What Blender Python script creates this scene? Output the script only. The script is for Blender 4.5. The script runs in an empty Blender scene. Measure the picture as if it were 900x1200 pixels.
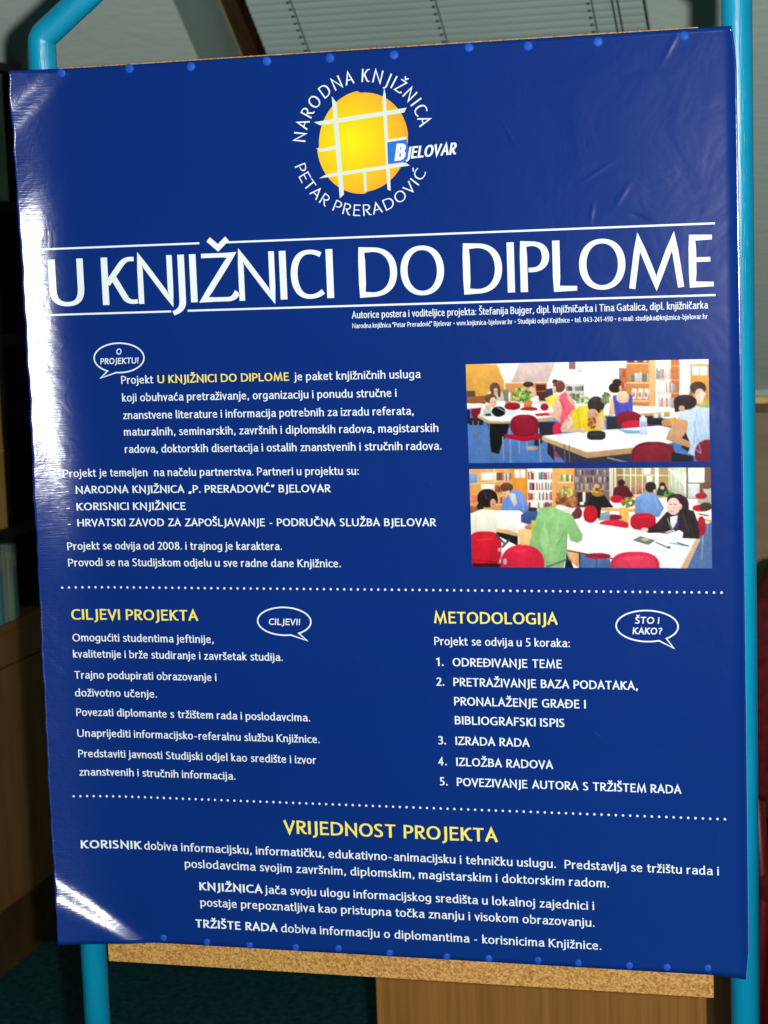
import bpy, bmesh, math, random
import numpy as np
from mathutils import Vector, Matrix

random.seed(7)
sc = bpy.context.scene
col = sc.collection

# ------------------------------------------------------------------ camera
cam_d = bpy.data.cameras.new('camera')
cam = bpy.data.objects.new('camera', cam_d)
col.objects.link(cam)
cam.matrix_world = Matrix((
    (0.965179862736067, 0.0017222242830551432, 0.26158147203558907, 0.9729),
    (0.25904346856555494, 0.1328209156313348, -0.9566896496588537, -2.0959),
    (-0.03639112477394932, 0.9911385565673312, 0.1277499421656, 0.7846),
    (0, 0, 0, 1)))
cam_d.sensor_width = 36
cam_d.lens = 2350 / 1200 * 36
cam_d.clip_start = 0.05
cam_d.clip_end = 60
cam_d.dof.use_dof = True
cam_d.dof.focus_distance = 2.15
cam_d.dof.aperture_fstop = 12
sc.camera = cam

# ------------------------------------------------------------------ light
world = bpy.data.worlds.new('World')
sc.world = world
world.use_nodes = True
bgn = world.node_tree.nodes['Background']
bgn.inputs[0].default_value = (0.62, 0.80, 0.78, 1)
bgn.inputs[1].default_value = 0.030
fl = bpy.data.lights.new('camera_flash', 'POINT')      # the photograph was taken with the camera's flash
fl.energy = 248
fl.color = (1.0, 1.0, 0.99)
fl.shadow_soft_size = 0.012
flo = bpy.data.objects.new('camera_flash', fl)
flo.location = (1.045, -2.11, 0.79)
col.objects.link(flo)
sc.view_settings.view_transform = 'Standard'
sc.view_settings.look = 'None'
sc.view_settings.gamma = 1
sc.view_settings.exposure = 0.0

# ------------------------------------------------------------------ helpers
def srgb(r, g, b):
    def f(c):
        c /= 255
        return c / 12.92 if c <= .04045 else ((c + .055) / 1.055) ** 2.4
    return (f(r), f(g), f(b), 1)

def material(name, base, rough=.5, spec=.5, metal=0):
    m = bpy.data.materials.new(name)
    m.use_nodes = True
    b = m.node_tree.nodes['Principled BSDF']
    b.inputs['Base Color'].default_value = (*base[:3], 1)
    b.inputs['Roughness'].default_value = rough
    b.inputs['Specular IOR Level'].default_value = spec
    b.inputs['Metallic'].default_value = metal
    return m, m.node_tree, b

def noise_colour(nt, b, c1, c2, scale=(8, 8, 8), detail=4, nscale=1, lo=.35, hi=.65):
    tc = nt.nodes.new('ShaderNodeTexCoord')
    mp = nt.nodes.new('ShaderNodeMapping')
    mp.inputs['Scale'].default_value = scale
    n = nt.nodes.new('ShaderNodeTexNoise')
    n.inputs['Scale'].default_value = nscale
    n.inputs['Detail'].default_value = detail
    r = nt.nodes.new('ShaderNodeValToRGB')
    r.color_ramp.elements[0].position = lo
    r.color_ramp.elements[1].position = hi
    r.color_ramp.elements[0].color = (*c1[:3], 1)
    r.color_ramp.elements[1].color = (*c2[:3], 1)
    nt.links.new(tc.outputs['Object'], mp.inputs[0])
    nt.links.new(mp.outputs[0], n.inputs['Vector'])
    nt.links.new(n.outputs[0], r.inputs[0])
    nt.links.new(r.outputs[0], b.inputs['Base Color'])
    return n, mp

def add_bump(nt, b, src, dist=.001, strength=1):
    bp = nt.nodes.new('ShaderNodeBump')
    bp.inputs['Distance'].default_value = dist
    bp.inputs['Strength'].default_value = strength
    nt.links.new(src, bp.inputs['Height'])
    nt.links.new(bp.outputs[0], b.inputs['Normal'])
    return bp

def tag(o, label=None, cat=None, group=None, kind=None):
    if label: o['label'] = label
    if cat: o['category'] = cat
    if group: o['group'] = group
    if kind: o['kind'] = kind
    return o

def empty(name, loc=(0, 0, 0), rz=0):
    o = bpy.data.objects.new(name, None)
    o.empty_display_size = .05
    o.location = loc
    o.rotation_euler = (0, 0, rz)
    col.objects.link(o)
    return o

def link_mesh(name, me, mats, parent=None, smooth=False):
    for m in (mats if isinstance(mats, (list, tuple)) else [mats]):
        me.materials.append(m)
    if smooth:
        me.polygons.foreach_set('use_smooth', [True] * len(me.polygons))
    o = bpy.data.objects.new(name, me)
    col.objects.link(o)
    if parent is not None:
        o.parent = parent
    return o

def from_bm(name, bm, mats, parent=None, smooth=False):
    bmesh.ops.recalc_face_normals(bm, faces=bm.faces)
    me = bpy.data.meshes.new(name)
    bm.to_mesh(me)
    bm.free()
    return link_mesh(name, me, mats, parent, smooth)

def box(bm, x0, x1, y0, y1, z0, z1, bevel=0, mat=0):
    r = bmesh.ops.create_cube(bm, size=1)
    vs = r['verts']
    for v in vs:
        v.co = Vector(((x0 + x1) / 2 + v.co.x * (x1 - x0), (y0 + y1) / 2 + v.co.y * (y1 - y0), (z0 + z1) / 2 + v.co.z * (z1 - z0)))
    fs = {f for v in vs for f in v.link_faces}
    for f in fs: f.material_index = mat
    if bevel:
        es = {e for v in vs for e in v.link_edges}
        bmesh.ops.bevel(bm, geom=list(es), offset=bevel, segments=2, affect='EDGES', profile=.6)
    return vs

def box_obj(name, dims, mat, parent=None, bevel=0):
    bm = bmesh.new()
    box(bm, *dims, bevel=bevel)
    return from_bm(name, bm, mat, parent)

def tube_path(bm, pts, r, n=20, caps=True):
    pts = [Vector(p) for p in pts]
    rings = []
    up = None
    for i, p in enumerate(pts):
        if i == 0: t = (pts[1] - pts[0]).normalized()
        elif i == len(pts) - 1: t = (pts[-1] - pts[-2]).normalized()
        else: t = ((pts[i + 1] - p).normalized() + (p - pts[i - 1]).normalized()).normalized()
        if up is None:
            up = t.orthogonal().normalized()
        up = (up - t * up.dot(t)).normalized()
        sd = t.cross(up)
        rad = r if not callable(r) else r(i / (len(pts) - 1))
        rings.append([bm.verts.new(p + (up * math.cos(a) + sd * math.sin(a)) * rad) for a in [2 * math.pi * k / n for k in range(n)]])
    for a, b in zip(rings, rings[1:]):
        for k in range(n):
            bm.faces.new((a[k], a[(k + 1) % n], b[(k + 1) % n], b[k]))
    if caps:
        bm.faces.new(rings[0]); bm.faces.new(rings[-1])

def round_corner(pts, rad, seg=6):
    pts = [Vector(p) for p in pts]
    out = [pts[0]]
    for a, p, b in zip(pts, pts[1:], pts[2:]):
        d1 = (a - p).normalized(); d2 = (b - p).normalized()
        s, e = p + d1 * rad, p + d2 * rad
        for k in range(seg + 1):
            t = k / seg
            out.append(s * (1 - t) ** 2 + p * 2 * t * (1 - t) + e * t * t)
    out.append(pts[-1])
    return out

# ------------------------------------------------------------------ the room behind
FLOOR = -0.70
carpet, nt, b = material('teal_carpet', (.005, .045, .05), .95, .1)
n, mp = noise_colour(nt, b, (.003, .032, .036), (.010, .066, .070), (70, 70, 70), 6)
n2 = nt.nodes.new('ShaderNodeTexNoise'); n2.inputs['Scale'].default_value = 900
add_bump(nt, b, n2.outputs[0], .004)
bm = bmesh.new()
bmesh.ops.create_grid(bm, x_segments=2, y_segments=2, size=6)
fo = from_bm('floor', bm, carpet)
fo.location = (0, 1.5, FLOOR)
tag(fo, 'dark teal carpet floor', kind='structure')

plaster, nt, b = material('painted_plaster', (.66, .82, .70), .85, .2)
n, mp = noise_colour(nt, b, (.74, .90, .79), (.82, .95, .86), (3, 3, 3), 5)
n2 = nt.nodes.new('ShaderNodeTexNoise'); n2.inputs['Scale'].default_value = 160
add_bump(nt, b, n2.outputs[0], .0015)
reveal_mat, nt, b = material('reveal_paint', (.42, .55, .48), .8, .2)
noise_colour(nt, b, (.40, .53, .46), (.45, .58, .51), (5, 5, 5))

SL = math.radians(38)
SD = Vector((0, math.cos(SL), -math.sin(SL)))          # down the slope
UPN = Vector((0, math.sin(SL), math.cos(SL)))          # out through the roof
KR = .80
R0 = Vector((.9729, -2.0959, .7846)) * (1 - KR) + Vector((0, 3.0, 1.315)) * KR
def roof(x, s, o=0):
    return Vector((x * KR, 0, 0)) + R0 + (SD * s + UPN * o) * KR
OX0, OX1, OS0, OS1, DEPTH = -.885, .312, -1.0, .42, .26
KS = 1.62                                               # where the slope meets the knee wall
def quads(name, qs, mat, parent=None):
    bm = bmesh.new()
    for q in qs:
        bm.faces.new([bm.verts.new(p) for p in q])
    me = bpy.data.meshes.new(name); bm.to_mesh(me); bm.free()
    return link_mesh(name, me, mat, parent)
def roof_block(bm, x0, x1, s0, s1, o0, o1):
    vs = [bm.verts.new(roof(x, s, o)) for x in (x0, x1) for s in (s0, s1) for o in (o0, o1)]
    for f in ((0, 1, 3, 2), (4, 6, 7, 5), (0, 4, 5, 1), (2, 3, 7, 6), (0, 2, 6, 4), (1, 5, 7, 3)):
        bm.faces.new([vs[i] for i in f])
bm = bmesh.new()
roof_block(bm, -4, OX0, -3, KS, 0, DEPTH + .1)
roof_block(bm, OX1, 4, -3, KS, 0, DEPTH + .1)
roof_block(bm, OX0, OX1, -3, OS0, 0, DEPTH + .1)
roof_block(bm, OX0, OX1, OS1, KS, 0, DEPTH + .1)
tag(from_bm('ceiling', bm, plaster), 'grey green sloping attic ceiling', kind='structure')
bm = bmesh.new()
roof_block(bm, OX0, OX0 + .004, OS0, OS1, .001, DEPTH)
roof_block(bm, OX1 - .004, OX1, OS0, OS1, .001, DEPTH)
tag(from_bm('window_reveal', bm, reveal_mat), 'grey side of the roof window opening', kind='structure')
kp = roof(0, KS)
kw = box_obj('knee_wall', (-4, 4, kp.y + .002, kp.y + .12, FLOOR, kp.z + .06), plaster)
tag(kw, 'low wall under the sloping ceiling', kind='structure')

# wood
def wood(name, c1, c2, scale=(40, 40, 3), rough=.45):
    m, nt, b = material(name, c1, rough, .35)
    n, mp = noise_colour(nt, b, c1, c2, scale, 5, 1, .3, .7)
    n.inputs['Distortion'].default_value = .6
    add_bump(nt, b, n.outputs[0], .0006)
    return m
brown_frame = wood('dark_brown_wood', (.055, .026, .009), (.10, .048, .018), (60, 12, 12))
cream_edge = wood('varnished_edge', (.40, .31, .16), (.50, .40, .22), (20, 20, 20))
beech = wood('beech_laminate', (.25, .105, .018), (.36, .165, .034), (110, 30, 3))
oak = wood('brown_laminate', (.17, .085, .024), (.24, .125, .040), (30, 30, 4))
tan = wood('tan_panel', (.40, .27, .14), (.52, .36, .20), (3, 20, 26))
black_lam, nt, b = material('black_laminate', (.006, .009, .008), .5, .3)
noise_colour(nt, b, (.004, .006, .005), (.010, .013, .011), (9, 9, 9))

# roof window
w = empty('roof_window', tuple(roof((OX0 + OX1) / 2, OS1, DEPTH)))
tag(w, 'roof window with dark brown wooden frame behind the poster', 'window')
def in_parent(o, p):
    o.parent = p
    o.location = o.location - p.location
    return o
def roof_part(name, dims, mat, p):
    bm = bmesh.new(); roof_block(bm, *dims)
    return in_parent(from_bm(name, bm, mat), p)
F = .044
roof_part('frame_side', (OX0 + .014, OX0 + .014 + F, OS0, OS1, DEPTH - .03, DEPTH + .05), brown_frame, w)
roof_part('frame_side', (OX1 - .014 - F, OX1 - .014, OS0, OS1, DEPTH - .03, DEPTH + .05), brown_frame, w)
roof_part('frame_rail', (OX0 + .014 + F, OX1 - .014 - F, OS1 - .06, OS1 - .01, DEPTH - .028, DEPTH + .048), brown_frame, w)
roof_part('frame_rail', (OX0 + .014 + F, OX1 - .014 - F, OS0 + .01, OS0 + .06, DEPTH - .028, DEPTH + .048), brown_frame, w)
roof_part('edge_strip', (OX0 + .0045, OX0 + .013, OS0, OS1, DEPTH - .022, DEPTH + .02), cream_edge, w)
pane_m, nt, b = material('dark_pane', (.004, .006, .006), .1, .5)
roof_part('pane', (OX0 + .015 + F, OX1 - .015 - F, OS0 + .061, OS1 - .061, DEPTH + .02, DEPTH + .03), pane_m, w)

# blind: separate aluminium slats on ladder cords
slat_m, nt, b = material('pale_blind_slat', (.40, .50, .45), .45, .4)
noise_colour(nt, b, (.56, .74, .65), (.62, .80, .71), (4, 60, 60), 3)
cord_m, nt, b = material('blind_cord', (.10, .12, .10), .8, .2)
clip_m, nt, b = material('dark_clip', (.02, .025, .02), .5, .3)
bl = empty('venetian_blind', tuple(roof(-.26, OS0 + .08, DEPTH - .05)))
tag(bl, 'closed pale grey venetian blind across the roof window', 'blind')
BX0, BX1, PITCH = -.792, .262, .0262
def slat_mesh():
    bm = bmesh.new()
    rows = []
    NX = 2
    for i in range(NX + 1):
        x = BX0 + (BX1 - BX0) * i / NX
        r = []
        for k in range(7):
            t = k / 6
            s = (t - .5) * .0300
            o = .0042 * (1 - (2 * t - 1) ** 2) * -1 + (t - .5) * -.011
            q = SD * s + UPN * o
            r.append(bm.verts.new((x, q.y, q.z)))
        rows.append(r)
    for a, c in zip(rows, rows[1:]):
        for k in range(6):
            bm.faces.new((a[k], a[k + 1], c[k + 1], c[k]))
    me = bpy.data.meshes.new('slat')
    bm.to_mesh(me); bm.free()
    me.materials.append(slat_m)
    me.polygons.foreach_set('use_smooth', [True] * len(me.polygons))
    return me
sme = slat_mesh()
s = -.16
k = 0
while s < .40:
    o = bpy.data.objects.new('slat', sme); col.objects.link(o)
    o.location = roof(0, s, DEPTH - .045 + random.uniform(-.0006, .0006))
    o.scale = (KR, KR, KR)
    o.rotation_euler = (random.uniform(-.02, .02), 0, random.uniform(-.0012, .0012))
    in_parent(o, bl)
    s += PITCH
for x in (-.665, -.275, .133):
    bm = bmesh.new()
    tube_path(bm, [roof(x, -.2, DEPTH - .058), roof(x, .40, DEPTH - .058)], .0016, 6)
    in_parent(from_bm('ladder_cord', bm, cord_m), bl)
    bm = bmesh.new()
    ss_ = -.16 + .005
    while ss_ < .4:
        roof_block(bm, x - .0155, x - .007, ss_, ss_ + .0028, DEPTH - .0575, DEPTH - .052)
        ss_ += PITCH
    in_parent(from_bm('cord_clips', bm, clip_m), bl)
bm = bmesh.new()
for x in (.186, .200):
    tube_path(bm, [roof(x, -.2, DEPTH - .064), roof(x + .002, .36, DEPTH - .064)], .0022, 6)
in_parent(from_bm('lift_cord', bm, cord_m), bl)

# ledge along the knee wall, tan boarding beneath it
brass, nt, b = material('gilt_trim', (.42, .30, .08), .35, .5, .6)
noise_colour(nt, b, (.34, .24, .06), (.50, .38, .12), (20, 20, 20))
led = empty('wall_ledge', (.6, kp.y - .03, kp.z - .03))
tag(led, 'wooden ledge with gilt trim where the sloping ceiling meets the wall', 'ledge')
in_parent(box_obj('board', (-.5, 1.6, kp.y - .06, kp.y, kp.z - .052, kp.z - .020), oak, bevel=.002), led)
in_parent(box_obj('trim', (-.5, 1.6, kp.y - .066, kp.y - .0605, kp.z - .030, kp.z - .010), brass, bevel=.002), led)
tb = box_obj('wall_cladding', (-.5, 1.6, kp.y - .03, kp.y, FLOOR + .02, kp.z - .053), tan)
tag(tb, 'tan wooden cladding on the low wall under the gilt trimmed ledge', 'wall panel')

# wooden pedestal cabinet under the board
ped = empty('wooden_cabinet', (.418, .9, FLOOR))
tag(ped, 'brown wood grain cabinet standing behind the stand under the cork strip', 'cabinet')
in_parent(box_obj('side_panel', (.176, .194, .70, 1.15, FLOOR, -.06), beech, bevel=.0015), ped)
in_parent(box_obj('side_panel', (.645, .663, .70, 1.15, FLOOR, -.06), beech, bevel=.0015), ped)
in_parent(box_obj('top', (.172, .667, .695, 1.16, -.0595, -.04), beech, bevel=.0015), ped)
in_parent(box_obj('front_panel', (.1735, .6655, .683, .6995, FLOOR + .002, -.0605), beech, bevel=.001), ped)

# shelving unit at the left, running away from the camera
bc = empty('shelf_unit', (-1.1, 1.43, FLOOR))
tag(bc, 'brown and black shelf unit at the left edge behind the poster', 'shelf unit')
FX = -.91
def bpart(name, dims, mat, bevel=.001):
    return in_parent(box_obj(name, dims, mat, bevel=bevel), bc)
bpart('plinth', (-1.30, FX - .006, .9, 1.962, FLOOR, -.563), brown_frame)
ys = [.902, 1.43, 1.960]
for y0, y1 in zip(ys, ys[1:]):
    bpart('door', (FX - .020, FX, y0 + .002, y1 - .002, -.560, -.056), oak)
    bpart('drawer', (FX - .020, FX, y0 + .002, y1 - .002, -.052, .018), oak)
bpart('carcass', (-1.30, FX - .021, .9, 1.962, -.562, .018), black_lam)
bpart('shelf', (-1.30, FX, .9, 1.962, .0185, .036), oak)
for z in (.214, .62, .90):
    bpart('shelf', (-1.30, FX, .9, 1.962, z, z + .022), black_lam)
bpart('top', (-1.30, FX, .9, 1.962, 1.196, 1.214), black_lam)
bpart('back_panel', (-1.31, -1.295, .9, 1.962, .037, 1.1955), black_lam)
for y in (.9, 1.45, 1.942):
    for z0, z1 in ((.0365, .2135), (.2365, .6195), (.6425, .8995), (.9225, 1.1955)):
        bpart('upright', (-1.29, FX - .001, y, y + .02, z0, z1), black_lam)

# things on the shelves
def flat_mat(name, c, rough=.4):
    m, nt, b = material(name, c, rough, .4)
    noise_colour(nt, b, tuple(v * .85 for v in c[:3]), tuple(min(1, v * 1.12) for v in c[:3]), (40, 40, 12))
    return m
spines = [((.10, .33, .55), 'blue'), ((.60, .55, .44), 'cream'), ((.10, .45, .50), 'teal'), ((.45, .70, .50), 'pale green'), ((.52, .56, .48), 'grey'), ((.30, .45, .38), 'sage green')]
label_m = flat_mat('spine_label', (.30, .28, .22))
def book(y, th, h, c, tilt, label):
    e = empty('book', (FX - .003, y, .037))
    c = tuple(v * .62 for v in c)
    tag(e, label, 'book', 'thin books on the low shelf at the left')
    bm = bmesh.new()
    box(bm, -.13, 0, 0, th, 0, h, bevel=.0008)
    o = from_bm('cover', bm, flat_mat('cover_' + str(round(y * 1000)), c), e)
    box_obj('spine_label', (.0002, .0008, .004, th - .004, h * .70, h * .90), label_m, e)
    e.rotation_euler = (tilt, 0, 0)
for i, (y, c, tl, tx) in enumerate([
        (1.682, (.13, .15, .12), .13, 'dark grey book leaning at the left end of the low shelf row'),
        (1.712, (.12, .40, .50), 0, 'thin teal book beside the leaning dark one'),
        (1.7345, (.50, .50, .38), 0, 'thin yellowish book between the teal and the pale green ones'),
        (1.757, (.40, .66, .46), 0, 'pale green book, the brightest on the left shelf'),
        (1.7795, (.20, .28, .24), 0, 'dull sage green book at the right end of the row'),
        ]):
    book(y, .0215, .150 + .006 * ((i * 5) % 3), c, tl, tx)
fb = empty('box_file', (FX - .02, 1.80, .923))
tag(fb, 'tall pale green box file on the top shelf at the left edge', 'box file')
gm = flat_mat('pale_green_card', (.16, .26, .18))
in_parent(box_obj('file_body', (-1.15, FX - .004, 1.79, 1.873, .923, 1.19), gm, bevel=.002), fb)
in_parent(box_obj('spine_label', (FX - .0038, FX - .003, 1.81, 1.853, 1.10, 1.17), label_m), fb)
cb = empty('wooden_board', (FX - .02, 1.76, .30))
tag(cb, 'orange brown wooden board standing on the middle shelf at the left', 'board')
om = wood('orange_board', (.40, .20, .05), (.52, .28, .08))
in_parent(box_obj('panel', (-1.10, FX - .003, 1.66, 1.770, .2365, .618), om, bevel=.002), cb)
in_parent(box_obj('lipping', (FX - .0028, FX - .001, 1.66, 1.7685, .40, .404), cream_edge), cb)

# red chair at the right edge
red, nt, b = material('red_upholstery', (.22, .012, .014), .8, .2)
noise_colour(nt, b, (.07, .003, .004), (.12, .005, .007), (60, 60, 60))
dred, nt, b = material('dark_red_steel', (.10, .008, .008), .4, .5)
noise_colour(nt, b, (.12, .004, .005), (.16, .006, .008), (20, 20, 20))
ch = empty('red_chair', (.934, 1.25, FLOOR), 0)
tag(ch, 'dark red upholstered chair beyond the right tube of the stand', 'chair')
def cushion(name, dims, mat, bev):
    bm = bmesh.new(); box(bm, *dims)
    bmesh.ops.bevel(bm, geom=list(bm.edges), offset=bev, segments=4, affect='EDGES', profile=.5)
    return from_bm(name, bm, mat, ch, True)
cushion('seat', (-.23, .22, -.22, .22, .43, .49), red, .025)
cushion('backrest', (-.235, -.18, -.22, .22, .60, .93), red, .022)
for sx, sy in ((-1, -1), (-1, 1), (1, -1), (1, 1)):
    bm = bmesh.new()
    if sx < 0:
        tube_path(bm, [(-.25, sy * .20, 0), (-.215, sy * .20, .44), (-.24, sy * .19, .88)], .012, 10)
    else:
        tube_path(bm, [(.22, sy * .20, 0), (.19, sy * .20, .43)], .012, 10)
    from_bm('leg', bm, dred, ch, True)

# ------------------------------------------------------------------ the stand, the cork board
turq, nt, b = material('turquoise_enamel', (.002, .28, .46), .34, .5)
n, mp = noise_colour(nt, b, (.002, .25, .41), (.003, .31, .50), (6, 6, 6))
n2 = nt.nodes.new('ShaderNodeTexNoise'); n2.inputs['Scale'].default_value = 60
add_bump(nt, b, n2.outputs[0], .0004)
rubber, nt, b = material('black_rubber', (.01, .01, .01), .7, .3)
noise_colour(nt, b, (.008, .008, .008), (.014, .014, .014))
st = empty('display_stand', (.39, .03, FLOOR))
tag(st, 'turquoise tubular steel stand carrying the cork board and poster', 'display stand')
TR = .0158
bm = bmesh.new()
top = 1.0385
path = [(.0137, .03, FLOOR + .03), (.0132, .03, top), (.145, .03, top + .098), (.655, .03, top + .098), (.7855, .03, top), (.7768, .03, FLOOR + .03)]
pts = round_corner(path, .007, 4)
tube_path(bm, pts, TR, 28)
in_parent(from_bm('tube_frame', bm, turq, None, True), st)
for x in (.0137, .7768):
    bm = bmesh.new()
    tube_path(bm, [(x, -.18, FLOOR + TR), (x, .30, FLOOR + TR)], TR, 20)
    in_parent(from_bm('foot', bm, turq, None, True), st)
    for y in (-.182, .302):
        bm = bmesh.new(); tube_path(bm, [(x, y - .012, FLOOR + TR), (x, y + .012, FLOOR + TR)], TR + .002, 16)
        in_parent(from_bm('foot_cap', bm, rubber, None, True), st)
for z in (.12, .88):
    for x0, x1 in ((.026, .062), (.735, .770)):
        in_parent(box_obj('board_bracket', (x0, x1, .024, .030, z, z + .02), turq, bevel=.001), st)

cork, nt, b = material('cork', (.42, .27, .10), .9, .15)
tc = nt.nodes.new('ShaderNodeTexCoord')
vo = nt.nodes.new('ShaderNodeTexVoronoi'); vo.inputs['Scale'].default_value = 520
nn = nt.nodes.new('ShaderNodeTexNoise'); nn.inputs['Scale'].default_value = 330; nn.inputs['Detail'].default_value = 8
nt.links.new(tc.outputs['Object'], vo.inputs['Vector']); nt.links.new(tc.outputs['Object'], nn.inputs['Vector'])
sep = nt.nodes.new('ShaderNodeSeparateColor'); nt.links.new(vo.outputs['Color'], sep.inputs[0])
mixn = nt.nodes.new('ShaderNodeMath'); mixn.operation = 'MULTIPLY_ADD'; mixn.inputs[1].default_value = .45
nt.links.new(sep.outputs[0], mixn.inputs[0]); nt.links.new(nn.outputs[0], mixn.inputs[2])
r = nt.nodes.new('ShaderNodeValToRGB')
els = r.color_ramp.elements
els[0].position = .38; els[0].color = (.28, .125, .028, 1)
els[1].position = .95; els[1].color = (.60, .35, .115, 1)
e_ = els.new(.60); e_.color = (.40, .20, .050, 1)
e_ = els.new(.78); e_.color = (.53, .285, .080, 1)
nt.links.new(mixn.outputs[0], r.inputs[0]); nt.links.new(r.outputs[0], b.inputs['Base Color'])
add_bump(nt, b, nn.outputs[0], .002)
bd = empty('cork_board', (.397, .012, -.0265))
tag(bd, 'cork pin board behind the poster, its bare strip showing below', 'pin board')
in_parent(box_obj('cork_sheet', (.0447, .7488, .0015, .0095, -.0265, 1.0014), cork, bevel=.0008), bd)
in_parent(box_obj('backing', (.0455, .7480, .0097, .0235, -.0258, 1.0008), black_lam, bevel=.0008), bd)

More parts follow.
